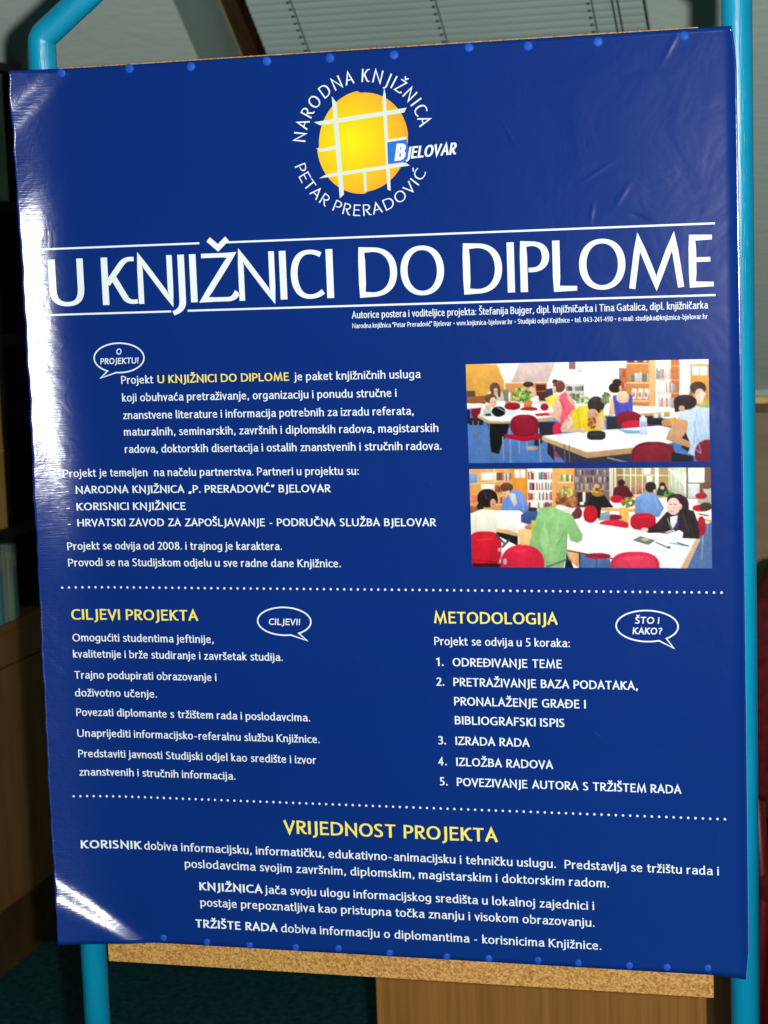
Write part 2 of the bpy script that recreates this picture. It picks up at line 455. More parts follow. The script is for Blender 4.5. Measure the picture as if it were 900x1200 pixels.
# ------------------------------------------------------------------ lettering: a small humanist stroke alphabet
# each glyph: (width, skeleton path); capitals are 1 high, small letters .70; M L C Z as in SVG, y up; D x y = dot
GL = {
'A': (.66, 'M0 0 L.33 1 L.66 0 M.13 .33 L.53 .33'),
'B': (.50, 'M0 0 L0 1 L.17 1 C.38 1 .44 .9 .44 .78 C.44 .64 .34 .54 .17 .54 L.14 .54 M.17 .54 C.4 .54 .5 .43 .5 .28 C.5 .1 .38 0 .17 0 L0 0'),
'C': (.62, 'M.62 .95 C.52 1 .44 1 .38 1 C.12 1 0 .78 0 .5 C0 .2 .13 0 .38 0 C.48 0 .57 .02 .66 .08'),
'D': (.68, 'M0 0 L0 1 L.22 1 C.52 1 .68 .8 .68 .5 C.68 .2 .52 0 .22 0 Z'),
'E': (.46, 'M.45 1 L0 1 L0 0 L.48 0 M0 .53 L.40 .53'),
'F': (.42, 'M.43 1 L0 1 L0 0 M0 .52 L.38 .52'),
'G': (.66, 'M.62 .94 C.52 1 .44 1 .38 1 C.12 1 0 .78 0 .5 C0 .2 .13 0 .4 0 C.5 0 .58 .02 .66 .06 L.66 .45 L.46 .45'),
'H': (.62, 'M0 0 L0 1 M.62 0 L.62 1 M0 .52 L.62 .52'),
'I': (0, 'M0 0 L0 1'),
'J': (.10, 'M.10 1 L.10 0 C.10 -.15 .04 -.22 -.08 -.27'),
'K': (.56, 'M0 0 L0 1 M.56 .99 C.46 1 .40 .96 .34 .88 L.07 .47 M.16 .60 L.40 .10 C.45 .02 .52 0 .60 .01'),
'L': (.44, 'M0 1 L0 0 L.46 0'),
'M': (.86, 'M0 0 L.12 1 L.43 .04 L.74 1 L.86 0'),
'N': (.64, 'M0 0 L0 1 L.64 0 L.64 1'),
'O': (.76, 'M.38 1 C.62 1 .76 .78 .76 .5 C.76 .22 .62 0 .38 0 C.14 0 0 .22 0 .5 C0 .78 .14 1 .38 1 Z'),
'P': (.48, 'M0 0 L0 1 L.16 1 C.38 1 .48 .88 .48 .72 C.48 .52 .34 .42 .15 .43'),
'R': (.52, 'M0 0 L0 1 L.17 1 C.38 1 .46 .9 .46 .75 C.46 .58 .34 .49 .17 .49 L.14 .49 M.19 .49 L.38 .12 C.42 .03 .48 0 .55 0'),
'S': (.44, 'M.41 .95 C.34 .99 .29 1 .23 1 C.09 1 .02 .92 .02 .79 C.02 .52 .44 .52 .44 .24 C.44 .08 .33 0 .19 0 C.12 0 .06 .02 0 .06'),
'T': (.60, 'M0 1 L.60 1 M.30 1 L.30 0'),
'U': (.64, 'M0 1 L0 .36 C0 .1 .12 0 .32 0 C.52 0 .64 .1 .64 .36 L.64 1'),
'V': (.62, 'M0 1 L.31 0 L.62 1'),
'Z': (.58, 'M.02 1 L.56 1 L0 0 L.44 0 C.54 0 .58 .04 .62 .12'),
'a': (.40, 'M.05 .62 C.12 .68 .17 .70 .23 .70 C.36 .70 .40 .62 .40 .50 L.40 .10 C.40 .03 .43 0 .47 0 M.40 .42 C.18 .42 0 .36 0 .18 C0 .06 .07 0 .16 0 C.27 0 .36 .07 .40 .16'),
'b': (.46, 'M0 1.06 L0 .03 C.06 0 .12 0 .18 0 C.36 0 .46 .14 .46 .36 C.46 .56 .38 .70 .25 .70 C.14 .70 .06 .62 0 .50'),
'c': (.38, 'M.39 .65 C.33 .69 .29 .70 .25 .70 C.08 .70 0 .55 0 .34 C0 .12 .09 0 .25 0 C.32 0 .37 .02 .41 .06'),
'd': (.45, 'M.44 1.06 L.44 .12 C.44 .04 .46 0 .50 0 M.44 .64 C.38 .69 .32 .70 .26 .70 C.08 .70 0 .54 0 .32 C0 .12 .08 0 .20 0 C.31 0 .40 .08 .44 .20'),
'e': (.42, 'M.01 .36 L.42 .40 C.42 .60 .36 .70 .23 .70 C.08 .70 0 .55 0 .35 C0 .12 .10 0 .26 0 C.34 0 .39 .03 .43 .07'),
'f': (.26, 'M.36 1.04 C.18 1.10 .10 1.0 .10 .84 L.10 0 M-.03 .68 L.28 .68'),
'g': (.44, 'M.44 .68 L.44 -.02 C.44 -.22 .34 -.31 .20 -.31 C.12 -.31 .06 -.29 .01 -.26 M.44 .64 C.38 .69 .32 .70 .26 .70 C.08 .70 0 .55 0 .34 C0 .14 .08 .03 .20 .03 C.32 .03 .40 .11 .44 .20'),
'h': (.42, 'M0 1.06 L0 0 M0 .48 C.07 .62 .15 .70 .25 .70 C.37 .70 .42 .62 .42 .47 L.42 0'),
'i': (0, 'M0 .70 L0 0 D0 .95'),
'j': (.04, 'M.04 .70 L.04 -.08 C.04 -.22 -.03 -.28 -.13 -.31 D.04 .95'),
'k': (.38, 'M0 1.06 L0 0 M.36 .69 C.30 .69 .27 .66 .22 .58 L.05 .33 M.10 .41 L.26 .08 C.30 .02 .34 0 .40 .01'),
'l': (.02, 'M0 1.06 L0 .10 C0 .03 .03 0 .08 0'),
'm': (.72, 'M0 .70 L0 0 M0 .48 C.06 .62 .14 .70 .22 .70 C.33 .70 .36 .62 .36 .47 L.36 0 M.36 .48 C.42 .62 .50 .70 .58 .70 C.69 .70 .72 .62 .72 .47 L.72 0'),
'n': (.42, 'M0 .70 L0 0 M0 .48 C.07 .62 .15 .70 .25 .70 C.37 .70 .42 .62 .42 .47 L.42 0'),
'o': (.48, 'M.24 .70 C.40 .70 .48 .54 .48 .35 C.48 .16 .40 0 .24 0 C.08 0 0 .16 0 .35 C0 .54 .08 .70 .24 .70 Z'),
'p': (.46, 'M0 .70 L0 -.32 M0 .48 C.06 .62 .14 .70 .25 .70 C.39 .70 .46 .56 .46 .36 C.46 .14 .36 0 .20 0 C.12 0 .06 .02 0 .06'),
'r': (.26, 'M0 .70 L0 0 M0 .44 C.06 .60 .14 .72 .27 .69'),
's': (.33, 'M.31 .66 C.26 .69 .22 .70 .17 .70 C.07 .70 .02 .64 .02 .55 C.02 .36 .33 .38 .33 .17 C.33 .06 .25 0 .14 0 C.08 0 .04 .01 0 .04'),
't': (.26, 'M.09 .90 L.09 .18 C.09 .05 .14 0 .21 0 C.24 0 .27 .01 .29 .03 M-.03 .68 L.28 .68'),
'u': (.42, 'M0 .70 L0 .23 C0 .08 .05 0 .16 0 C.28 0 .37 .09 .42 .22 M.42 .70 L.42 0'),
'v': (.40, 'M0 .70 L.20 .01 L.40 .70'),
'w': (.62, 'M0 .70 L.16 .01 L.31 .66 L.46 .01 L.62 .70'),
'z': (.36, 'M0 .68 L.36 .68 L0 .01 L.40 .01'),
'0': (.50, 'M.25 1 C.42 1 .50 .78 .50 .5 C.50 .22 .42 0 .25 0 C.08 0 0 .22 0 .5 C0 .78 .08 1 .25 1 Z'),
'1': (.22, 'M0 .86 L.20 .98 L.20 0'),
'2': (.46, 'M.02 .90 C.08 .97 .15 1 .22 1 C.36 1 .43 .92 .43 .78 C.43 .56 .26 .38 .02 .01 L.46 .01'),
'3': (.42, 'M.03 .94 C.09 .98 .14 1 .20 1 C.33 1 .40 .92 .40 .78 C.40 .64 .30 .54 .14 .53 C.34 .53 .43 .42 .43 .27 C.43 .09 .31 0 .15 0 C.09 0 .04 .01 0 .03'),
'4': (.50, 'M.36 0 L.36 .98 L0 .28 L.28 .28 M.30 .28 L.50 .28'),
'5': (.42, 'M.40 1 L.08 1 L.07 .56 C.28 .60 .42 .50 .42 .30 C.42 .10 .29 0 .14 0 C.09 0 .04 .01 0 .03'),
'8': (.46, 'M.23 .54 C.12 .6 .04 .67 .04 .79 C.04 .92 .12 1 .23 1 C.34 1 .42 .92 .42 .79 C.42 .67 .34 .6 .23 .54 Z M.23 .54 C.1 .48 0 .40 0 .26 C0 .1 .1 0 .23 0 C.36 0 .46 .1 .46 .26 C.46 .40 .36 .48 .23 .54 Z'),
'9': (.46, 'M.44 .62 C.40 .50 .32 .44 .22 .44 C.09 .44 0 .54 0 .70 C0 .88 .10 1 .24 1 C.38 1 .46 .88 .46 .66 C.46 .30 .34 .04 .06 0'),
'.': (.02, 'D.01 .05'), ',': (.04, 'M.05 .08 L-.01 -.14'), ':': (.02, 'D.01 .05 D.01 .60'),
'-': (.26, 'M.02 .34 L.24 .34'), '•': (.24, 'M.05 .43 L.19 .43 M.05 .50 L.19 .50 M.05 .36 L.19 .36'),
'"': (.16, 'M0 1.02 L0 .78 M.16 1.02 L.16 .78'), '„': (.2, 'M.06 .08 L-.01 -.14 M.22 .08 L.15 -.14'),
'“': (.2, 'M-.01 .80 L.05 1.02 M.15 .80 L.21 1.02'), '!': (.02, 'M.01 1 L.01 .34 D.01 .05'),
'?': (.36, 'M0 .93 C.06 .98 .12 1 .18 1 C.30 1 .37 .92 .37 .80 C.37 .62 .16 .56 .16 .32 D.16 .05'),
'@': (.80, 'M.56 .62 C.50 .66 .46 .67 .42 .67 C.28 .67 .22 .52 .22 .36 C.22 .24 .27 .16 .36 .16 C.48 .16 .55 .36 .57 .62 C.55 .34 .54 .16 .64 .16 C.75 .16 .80 .30 .80 .46 C.80 .74 .64 .92 .42 .92 C.16 .92 0 .70 0 .40 C0 .10 .16 -.10 .42 -.10 C.52 -.10 .60 -.08 .66 -.04'),
}
for base, acc in (('C', 'v'), ('S', 'v'), ('Z', 'v'), ('C', '/'), ('c', 'v'), ('s', 'v'), ('z', 'v'), ('c', '/')):
    ch_ = {('C', 'v'): 'Č', ('S', 'v'): 'Š', ('Z', 'v'): 'Ž', ('C', '/'): 'Ć', ('c', 'v'): 'č', ('s', 'v'): 'š', ('z', 'v'): 'ž', ('c', '/'): 'ć'}[(base, acc)]
    w_, p_ = GL[base]
    c_ = w_ / 2 + .02
    y_ = 1.17 if base.isupper() else .85
    if acc == 'v':
        p_ += f' M{c_-.15:.3f} {y_+.17:.3f} L{c_:.3f} {y_:.3f} L{c_+.15:.3f} {y_+.17:.3f}'
    else:
        p_ += f' M{c_+.14:.3f} {y_+.19:.3f} L{c_-.03:.3f} {y_:.3f}'
    GL[ch_] = (w_, p_)
GL['Đ'] = (GL['D'][0], GL['D'][1] + ' M-.14 .52 L.30 .52')
ROUND_L, ROUND_R = set('ocedgqCGOQ069@čćČĆ'), set('obpODB0389Đ')
OPEN_L = set('VvwATtzZsSfj1274žŽšŠ„')
OPEN_R = set('VvwATKkRLcCrszZEF27tPfčćČĆžŽšŠ')

def parse(path, seg):
    """path text -> list of (points, closed) and dots"""
    import re
    tok = re.findall(r'[MLCZD]|-?\d*\.?\d+', path)
    strokes, dots, cur, closed, i = [], [], None, False, 0
    cmd = None
    def flush(c=False):
        nonlocal cur
        if cur and len(cur) > 1:
            strokes.append((cur, c))
        cur = None
    while i < len(tok):
        if tok[i] in 'MLCZD':
            cmd = tok[i]; i += 1
            if cmd == 'Z':
                flush(True)
                continue
        def num(k):
            return [float(v) for v in tok[i:i + k]]
        if cmd == 'M':
            flush(); cur = [tuple(num(2))]; i += 2
        elif cmd == 'D':
            flush(); dots.append(tuple(num(2))); i += 2
        elif cmd == 'L':
            cur.append(tuple(num(2))); i += 2
        elif cmd == 'C':
            x1, y1, x2, y2, x3, y3 = num(6); i += 6
            x0, y0 = cur[-1]
            for k in range(1, seg + 1):
                t = k / seg; u = 1 - t
                cur.append((u**3*x0 + 3*u*u*t*x1 + 3*u*t*t*x2 + t**3*x3, u**3*y0 + 3*u*u*t*y1 + 3*u*t*t*y2 + t**3*y3))
    flush()
    return strokes, dots

def subdivide(pts, maxlen):
    out = [pts[0]]
    for a, b in zip(pts, pts[1:]):
        n = max(1, int(math.hypot(b[0] - a[0], b[1] - a[1]) / maxlen))
        for k in range(1, n + 1):
            out.append((a[0] + (b[0] - a[0]) * k / n, a[1] + (b[1] - a[1]) * k / n))
    return out

class Print:
    """collects flat shapes in paper coordinates (metres, x right, z up) and lays them on the bent sheet"""
    def __init__(self):
        self.v, self.f, self.lift = [], [], []
    def poly(self, pts, lift=0.):
        b = len(self.v)
        self.v += list(pts); self.lift += [lift] * len(pts)
        self.f.append(tuple(range(b, b + len(pts))))
    def strip(self, pts, closed, wv, wh, lift=0., cap=0.):
        """stroke along pts with an elliptical nib wv wide, wh high"""
        P2 = []
        for p in pts:
            if not P2 or math.hypot(p[0] - P2[-1][0], p[1] - P2[-1][1]) > 1e-7:
                P2.append(p)
        if closed and math.hypot(P2[0][0] - P2[-1][0], P2[0][1] - P2[-1][1]) < 1e-6:
            P2.pop()
        n = len(P2)
        if n < 2: return
        if cap and not closed:
            for a, b in ((0, 1), (-1, -2)):
                dx, dz = P2[a][0] - P2[b][0], P2[a][1] - P2[b][1]
                l = math.hypot(dx, dz)
                P2[a] = (P2[a][0] + dx / l * cap, P2[a][1] + dz / l * cap)
        L, R = [], []
        def nrm(a, b):
            dx, dz = b[0] - a[0], b[1] - a[1]
            l = math.hypot(dx, dz) or 1e-9
            return (-dz / l, dx / l)
        for i, p in enumerate(P2):
            prev = P2[i - 1] if (i > 0 or closed) else None
            nxt = P2[(i + 1) % n] if (i < n - 1 or closed) else None
            n1 = nrm(prev, p) if prev else nrm(p, nxt)
            n2 = nrm(p, nxt) if nxt else n1
            mx, mz = n1[0] + n2[0], n1[1] + n2[1]
            l = math.hypot(mx, mz)
            if l < .25: mx, mz = n1; l = 1
            mx, mz = mx / l, mz / l
            c = max(.42, mx * n1[0] + mz * n1[1])
            hw = .5 * (math.hypot(wv * n1[0], wh * n1[1]) + math.hypot(wv * n2[0], wh * n2[1])) / 2 / c
            L.append((p[0] + mx * hw, p[1] + mz * hw)); R.append((p[0] - mx * hw, p[1] - mz * hw))
        m = n if closed else n - 1
        b = len(self.v)
        for i in range(n):
            self.v += [L[i], R[i]]
        self.lift += [lift] * (2 * n)
        for i in range(m):
            j = (i + 1) % n
            self.f.append((b + 2 * i, b + 2 * i + 1, b + 2 * j + 1, b + 2 * j))
    def disc(self, x, z, rx, rz=None, n=10, lift=0.):
        rz = rz or rx
        self.poly([(x + rx * math.cos(2 * math.pi * k / n), z + rz * math.sin(2 * math.pi * k / n)) for k in range(n)], lift)
    def build(self, name, mat, parent, base=.00035):
        me = bpy.data.meshes.new(name)
        co = [tuple(on_sheet(x, z, base + l)) for (x, z), l in zip(self.v, self.lift)]
        me.from_pydata(co, [], self.f)
        me.update()
        # all faces towards the reader
        flip = [p.index for p in me.polygons if p.normal.y > 0]
        if flip:
            bm = bmesh.new(); bm.from_mesh(me); bm.faces.ensure_lookup_table()
            bmesh.ops.reverse_faces(bm, faces=[bm.faces[i] for i in flip])
            bm.to_mesh(me); bm.free()
        return link_mesh(name, me, mat, parent)

def layout(text, wv, gap=1.):
    """x position of every glyph for cap height 1; returns list and full ink width"""
    x, out, prev = 0, [], None
    for c in text:
        if c == ' ':
            x += (.46 if text.upper() != text else .50) + wv if prev is not None else .40; prev = None
            continue
        w = GL[c][0]
        if prev is not None:
            side = lambda ch, rnd, opn: .055 if ch in rnd else (.02 if ch in opn else .09)
            x += (side(prev, ROUND_R, OPEN_R) + side(c, ROUND_L, OPEN_L)) * gap
            x += wv
            if c in 'Jj': x += .03 * gap
        out.append((c, x))
        x += w
        prev = c
    return out, x + wv

def draw_glyph(pr, c, fx, cap, sx, wv, wh, seg, shear=0., maxlen=None):
    """fx maps (x, y) in cap units (x scaled already) to paper"""
    strokes, dots = parse(GL[c][1], seg)
    k = 0
    for pts, closed in strokes:
        q = [((p[0]) * sx, wh / 2 + p[1] * (1 - wh)) for p in pts]
        if maxlen: q = subdivide(q + ([q[0]] if closed else []), maxlen)
        pr_pts = q
        sub = Print()
        sub.strip(pr_pts, closed, wv, wh, cap=0 if closed else wh / 2 * .96)
        b = len(pr.v)
        pr.v += [fx(x + shear * y, y) for x, y in sub.v]
        pr.lift += [1.6e-5 * k] * len(sub.v)
        pr.f += [tuple(b + i for i in f) for f in sub.f]
        k += 1
    for d in dots:
        r = wv * .56
        pts = [(d[0] * sx + r * math.cos(a), wh / 2 + d[1] * (1 - wh) + r * math.sin(a)) for a in [math.pi / 4 * j for j in range(8)]]
        pr.poly([fx(x + shear * y, y) for x, y in pts], 1.6e-5 * k); k += 1

WEIGHT = {'r': (.150, .105), 'b': (.185, .125), 'B': (.215, .145)}
def text_line(pr, style, cap, text, x0, x1, z, shear=0.):
    wv, wh = WEIGHT[style]
    out, wtot = layout(text, wv, .86)
    sx = (x1 - x0) / (wtot * cap)
    for c, gx in out:
        ox = x0 + (gx * sx + wv / 2 * sx) * cap
        draw_glyph(pr, c, lambda x, y: (ox + x * cap, z + y * cap), cap, sx, wv * min(1.1, .35 + .65 * sx), wh, 4, shear)

# ------------------------------------------------------------------ the two printed photographs: drawn as a raster of tiny coloured cells
class Canvas:
    def __init__(self, w, h, base):
        self.s = 2.0
        self.W, self.H = int(w / self.s), int(h / self.s)
        self.a = np.ones((self.H, self.W, 3)) * np.array(base) / 255
        self.yy, self.xx = np.mgrid[0:self.H, 0:self.W] * self.s
        self.rng = np.random.default_rng(3)
        # broad and fine unevenness of the print
        self.n = np.zeros((self.H, self.W))
        for st, amp in ((3, .02), (9, .05), (28, .05)):
            g = self.rng.random((self.H // st + 3, self.W // st + 3))
            yi, xi = np.mgrid[0:self.H, 0:self.W] / st
            y0, x0 = yi.astype(int), xi.astype(int)
            fy, fx = yi - y0, xi - x0
            self.n += amp * ((g[y0, x0] * (1 - fx) + g[y0, x0 + 1] * fx) * (1 - fy) + (g[y0 + 1, x0] * (1 - fx) + g[y0 + 1, x0 + 1] * fx) * fy - .5) * 2
    def _put(self, m, c, var=0.):
        c = np.array(c) / 255
        if var:
            c = c * (1 + var * (self.rng.random((int(m.sum()), 1)) - .5))
        if var and m.any():
            # each shape shades off towards its lower edge and right side, as a lit body in the photo does
            y = self.yy[m]; x = self.xx[m]
            c = np.broadcast_to(c, (len(y), 3)) * (1 + .14 * (.5 - (y - y.min()) / (np.ptp(y) + 1)) - .10 * (np.abs((x - x.min()) / (np.ptp(x) + 1) - .45)) + self.n[m] * (.9 if c.mean() < .85 else .15))[:, None]
        self.a[m] = np.clip(c, 0, 1)
    def poly(self, pts, c, var=.04):
        m = np.zeros((self.H, self.W), bool)
        n = len(pts)
        for i in range(n):
            (x1, y1), (x2, y2) = pts[i], pts[(i + 1) % n]
            if y1 == y2: continue
            m ^= ((y1 > self.yy) != (y2 > self.yy)) & (self.xx < (x2 - x1) * (self.yy - y1) / (y2 - y1) + x1)
        self._put(m, c, var)
    def rect(self, x0, y0, x1, y1, c, var=.04):
        self._put((self.xx >= x0) & (self.xx < x1) & (self.yy >= y0) & (self.yy < y1), c, var)
    def ell(self, cx, cy, rx, ry, c, var=.06, p=2.):
        self._put(np.abs((self.xx - cx) / rx) ** p + np.abs((self.yy - cy) / ry) ** p < 1, c, var)
    def line(self, x0, y0, x1, y1, w, c, mix=1.):
        d = math.hypot(x1 - x0, y1 - y0)
        t = ((self.xx - x0) * (x1 - x0) + (self.yy - y0) * (y1 - y0)) / d / d
        e = np.abs((self.xx - x0) * (y1 - y0) - (self.yy - y0) * (x1 - x0)) / d
        m = (t >= 0) & (t <= 1) & (e < w / 2)
        if mix < 1:
            self.a[m] = self.a[m] * (1 - mix) + np.array(c) / 255 * mix
        else:
            self._put(m, c, .05)
    def books(self, x0, y0, x1, y1, cols, w=11):
        x = x0
        r = random.Random(int(x0 * 7 + y0))
        while x < x1:
            ww = w * r.uniform(.7, 1.4)
            self.rect(x, y0 + r.uniform(0, (y1 - y0) * .22), min(x1, x + ww - 1.5), y1, r.choice(cols), .1)
            x += ww
    def speckle(self, cx, cy, rx, ry, cols, n=60, s=9):
        r = random.Random(int(cx + cy))
        for _ in range(n):
            a, q = r.uniform(0, 6.28), math.sqrt(r.random())
            self.ell(cx + math.cos(a) * q * rx, cy + math.sin(a) * q * ry, s * r.uniform(.6, 1.3), s * r.uniform(.6, 1.3), r.choice(cols))
    def soften(self, k=1):
        for _ in range(k):
            p = np.pad(self.a, ((1, 1), (1, 1), (0, 0)), 'edge')
            self.a = (p[1:-1, 1:-1] * 2 + p[:-2, 1:-1] + p[2:, 1:-1] + p[1:-1, :-2] + p[1:-1, 2:]) / 6

SKIN = (228, 180, 150)
def photo_one():
    c = Canvas(1800, 780, (250, 246, 238))
    c.poly([(30, 60), (262, 70), (310, 180), (320, 330), (30, 330)], (226, 166, 74))
    c.poly([(400, 60), (680, 60), (620, 205), (360, 195)], (222, 196, 188))
    c.poly([(258, 60), (420, 60), (375, 178), (308, 182)], (255, 255, 252))
    c.poly([(318, 205), (620, 200), (620, 350), (320, 350)], (206, 138, 74))
    c.line(318, 203, 620, 197, 9, (238, 210, 180))
    c.rect(540, 212, 612, 330, (84, 40, 30)); c.line(540, 262, 612, 258, 7, (170, 105, 60))
    c.rect(775, 50, 822, 106, (150, 110, 118)); c.rect(834, 60, 870, 130, (236, 228, 222))
    c.poly([(38, 258), (100, 258), (104, 300), (40, 302)], (86, 70, 56))
    c.poly([(38, 300), (180, 290), (180, 350), (38, 345)], (150, 86, 50))
    c.poly([(30, 380), (1800, 470), (1800, 780), (30, 780)], (78, 122, 190), .12)
    c.poly([(1100, 480), (1560, 520), (1560, 600), (1000, 620)], (46, 44, 52))
    # right wall, shelves
    c.rect(750, 208, 884, 330, (206, 204, 198))
    c.books(756, 220, 880, 258, [(90, 80, 80), (200, 200, 200), (120, 130, 120)], 15)
    c.books(756, 270, 880, 318, [(80, 70, 60), (190, 190, 180), (150, 120, 90)], 15)
    c.rect(1128, 98, 1180, 262, (196, 118, 74)); c.books(1136, 108, 1172, 160, [(240, 236, 230), (200, 90, 60), (130, 150, 170)]); c.books(1136, 190, 1172, 240, [(240, 230, 220), (190, 70, 50)])
    c.rect(1180, 38, 1380, 372, (214, 138, 78))
    c.rect(1336, 38, 1380, 372, (244, 190, 126))
    for y in (66, 202, 330): c.line(1180, y, 1336, y, 11, (248, 204, 146))
    c.books(1190, 40, 1332, 58, [(110, 50, 50), (200, 190, 180)], 20)
    c.books(1212, 128, 1330, 194, [(170, 186, 170), (214, 216, 204), (120, 130, 116), (200, 190, 150)], 26)
    for x in (1214, 1258, 1300): c.poly([(x + 6, 240), (x + 38, 244), (x + 28, 318), (x - 6, 314)], (238, 226, 214)); c.rect(x + 6, 270, x + 22, 300, (204, 120, 90))
    c.rect(1380, 36, 1545, 380, (252, 246, 240)); c.rect(1488, 36, 1545, 380, (206, 122, 72))
    for y in (84, 182, 274): c.line(1390, y, 1545, y, 8, (236, 186, 130))
    pal = [(246, 240, 236), (200, 206, 216), (228, 130, 120), (150, 170, 196), (240, 226, 206), (176, 170, 164)]
    c.books(1384, 96, 1490, 176, pal, 12); c.books(1384, 196, 1514, 270, pal + [(196, 80, 84)], 12); c.books(1384, 300, 1530, 372, pal + [(90, 110, 180)], 12)
    c.rect(1545, 36, 1625, 250, (253, 252, 250))
    c.poly([(1622, 74), (1690, 66), (1750, 74), (1750, 380), (1622, 380)], (226, 160, 70))
    c.rect(1634, 84, 1680, 150, (255, 253, 248)); c.rect(1686, 84, 1738, 150, (255, 253, 248))
    # middle ground
    c.poly([(360, 330), (680, 330), (680, 352), (360, 352)], (232, 214, 190))
    c.poly([(1020, 395), (1180, 360), (1490, 376), (1560, 396), (1500, 412), (1180, 430)], (255, 252, 246))
    c.poly([(1180, 425), (1480, 404), (1480, 440), (1300, 450)], (196, 156, 96))
    c.poly([(1200, 440), (1430, 430), (1430, 500), (1260, 500)], (34, 32, 38)); c.books(1360, 410, 1440, 450, pal)
    c.ell(245, 238, 38, 40, (104, 74, 56)); c.poly([(165, 330), (200, 262), (290, 262), (330, 330)], (222, 204, 188)); c.ell(250, 262, 20, 24, SKIN); c.ell(226, 270, 12, 34, (92, 64, 50)); c.ell(276, 270, 12, 34, (92, 64, 50))
    c.poly([(300, 250), (340, 250), (348, 330), (312, 330)], (120, 126, 116)); c.ell(350, 300, 10, 36, (224, 226, 214))
    c.ell(485, 212, 38, 20, (62, 48, 44)); c.poly([(500, 225), (536, 240), (548, 300), (520, 310), (480, 270)], SKIN); c.poly([(500, 310), (556, 290), (566, 345), (500, 350)], (238, 240, 236))
    c.speckle(440, 282, 66, 46, [(86, 140, 60), (130, 180, 80), (180, 214, 120), (60, 100, 50)], 90)
    c.poly([(456, 330), (514, 330), (506, 376), (450, 370)], (200, 130, 60))
    c.ell(370, 366, 58, 28, (150, 26, 48)); c.ell(490, 388, 62, 18, (160, 30, 52)); c.ell(115, 405, 44, 60, (124, 22, 40)); c.ell(600, 372, 30, 26, (150, 26, 46))
    c.poly([(36, 350), (150, 344), (150, 376), (40, 386)], (244, 236, 226)); c.rect(36, 390, 64, 490, (30, 26, 34))
    c.poly([(606, 310), (612, 246), (656, 236), (664, 300)], (48, 60, 96)); c.ell(676, 194, 20, 18, (46, 34, 32)); c.ell(672, 216, 12, 18, SKIN)
    c.poly([(60, 450), (160, 450), (160, 500), (60, 500)], (40, 34, 44))
    # back table
    c.poly([(120, 428), (250, 388), (640, 402), (664, 440), (345, 474), (210, 470)], (255, 253, 248))
    c.poly([(120, 430), (210, 470), (345, 476), (664, 440), (664, 466), (345, 492), (210, 492), (120, 448)], (208, 170, 112))
    c.poly([(190, 490), (350, 490), (330, 560), (290, 640), (270, 706), (215, 690), (205, 600)], (18, 20, 24))
    c.poly([(560, 476), (680, 478), (700, 545), (600, 600), (560, 650), (520, 640)], (36, 38, 48)); c.ell(506, 664, 44, 14, (190, 150, 136)); c.ell(700, 712, 34, 18, (170, 40, 60)); c.poly([(620, 600), (680, 620), (670, 760), (620, 700)], (40, 32, 44))
    for x0, y0, x1, y1 in ((84, 470, 90, 610), (122, 470, 130, 690), (160, 540, 170, 710), (200, 490, 205, 760)): c.line(x0, y0, x1, y1, 8, (110, 112, 124))
    c.poly([(130, 440), (150, 362), (240, 350), (330, 392), (412, 402), (380, 424), (250, 436)], (228, 238, 236)); c.ell(214, 312, 44, 34, (96, 74, 54)); c.ell(232, 338, 25, 36, (230, 188, 160)); c.ell(196, 372, 22, 24, (224, 184, 156))
    c.ell(270, 404, 50, 37, (18, 18, 22)); c.rect(162, 392, 218, 434, (176, 204, 184)); c.rect(176, 420, 216, 436, (40, 44, 40))
    c.poly([(420, 410), (560, 392), (600, 402), (520, 424)], (250, 250, 250)); c.poly([(530, 420), (640, 408), (640, 432), (540, 436)], (190, 40, 60))
    # chair in front of it
    for x0, y0, x1, y1 in ((350, 520, 356, 775), (556, 515, 572, 775), (300, 580, 304, 750), (416, 610, 418, 700), (470, 610, 474, 690)): c.line(x0, y0, x1, y1, 10, (140, 146, 160))
    c.poly([(306, 566), (570, 560), (560, 600), (450, 616), (322, 592)], (170, 14, 38))
    c.ell(455, 502, 102, 78, (132, 18, 38), p=2.5); c.ell(452, 500, 86, 64, (142, 22, 42), p=2.5)
    # woman in pink
    c.poly([(600, 312), (688, 272), (704, 350), (662, 386)], (242, 222, 60))
    c.poly([(690, 300), (745, 262), (800, 320), (822, 400), (800, 488), (706, 490)], (236, 96, 118)); c.poly([(668, 310), (704, 286), (724, 380), (708, 482), (634, 424), (610, 408), (660, 408)], (232, 184, 156)); c.poly([(780, 290), (822, 350), (800, 360), (752, 300)], (232, 184, 156)); c.ell(705, 226, 42, 44, (116, 66, 54)); c.ell(672, 250, 12, 28, SKIN)
    c.line(706, 316, 742, 380, 6, (120, 70, 60)); c.ell(690, 530, 34, 52, (206, 36, 64))
    c.speckle(870, 320, 52, 34, [(90, 140, 70), (150, 186, 110), (210, 214, 190)], 40)
    # woman in yellow
    c.poly([(778, 470), (790, 400), (850, 362), (930, 360), (1010, 380), (1032, 460), (1000, 540), (860, 545), (800, 520)], (226, 200, 44))
    c.poly([(776, 420), (812, 480), (790, 516), (890, 528), (890, 556), (720, 548), (712, 520)], (232, 188, 158)); c.poly([(960, 450), (1010, 430), (1034, 540), (976, 545)], (226, 180, 148))
    c.ell(965, 356, 60, 60, (58, 44, 42)); c.ell(940, 420, 40, 36, (206, 156, 124)); c.speckle(935, 482, 32, 38, [(150, 88, 50), (110, 60, 38), (190, 120, 70)], 40)
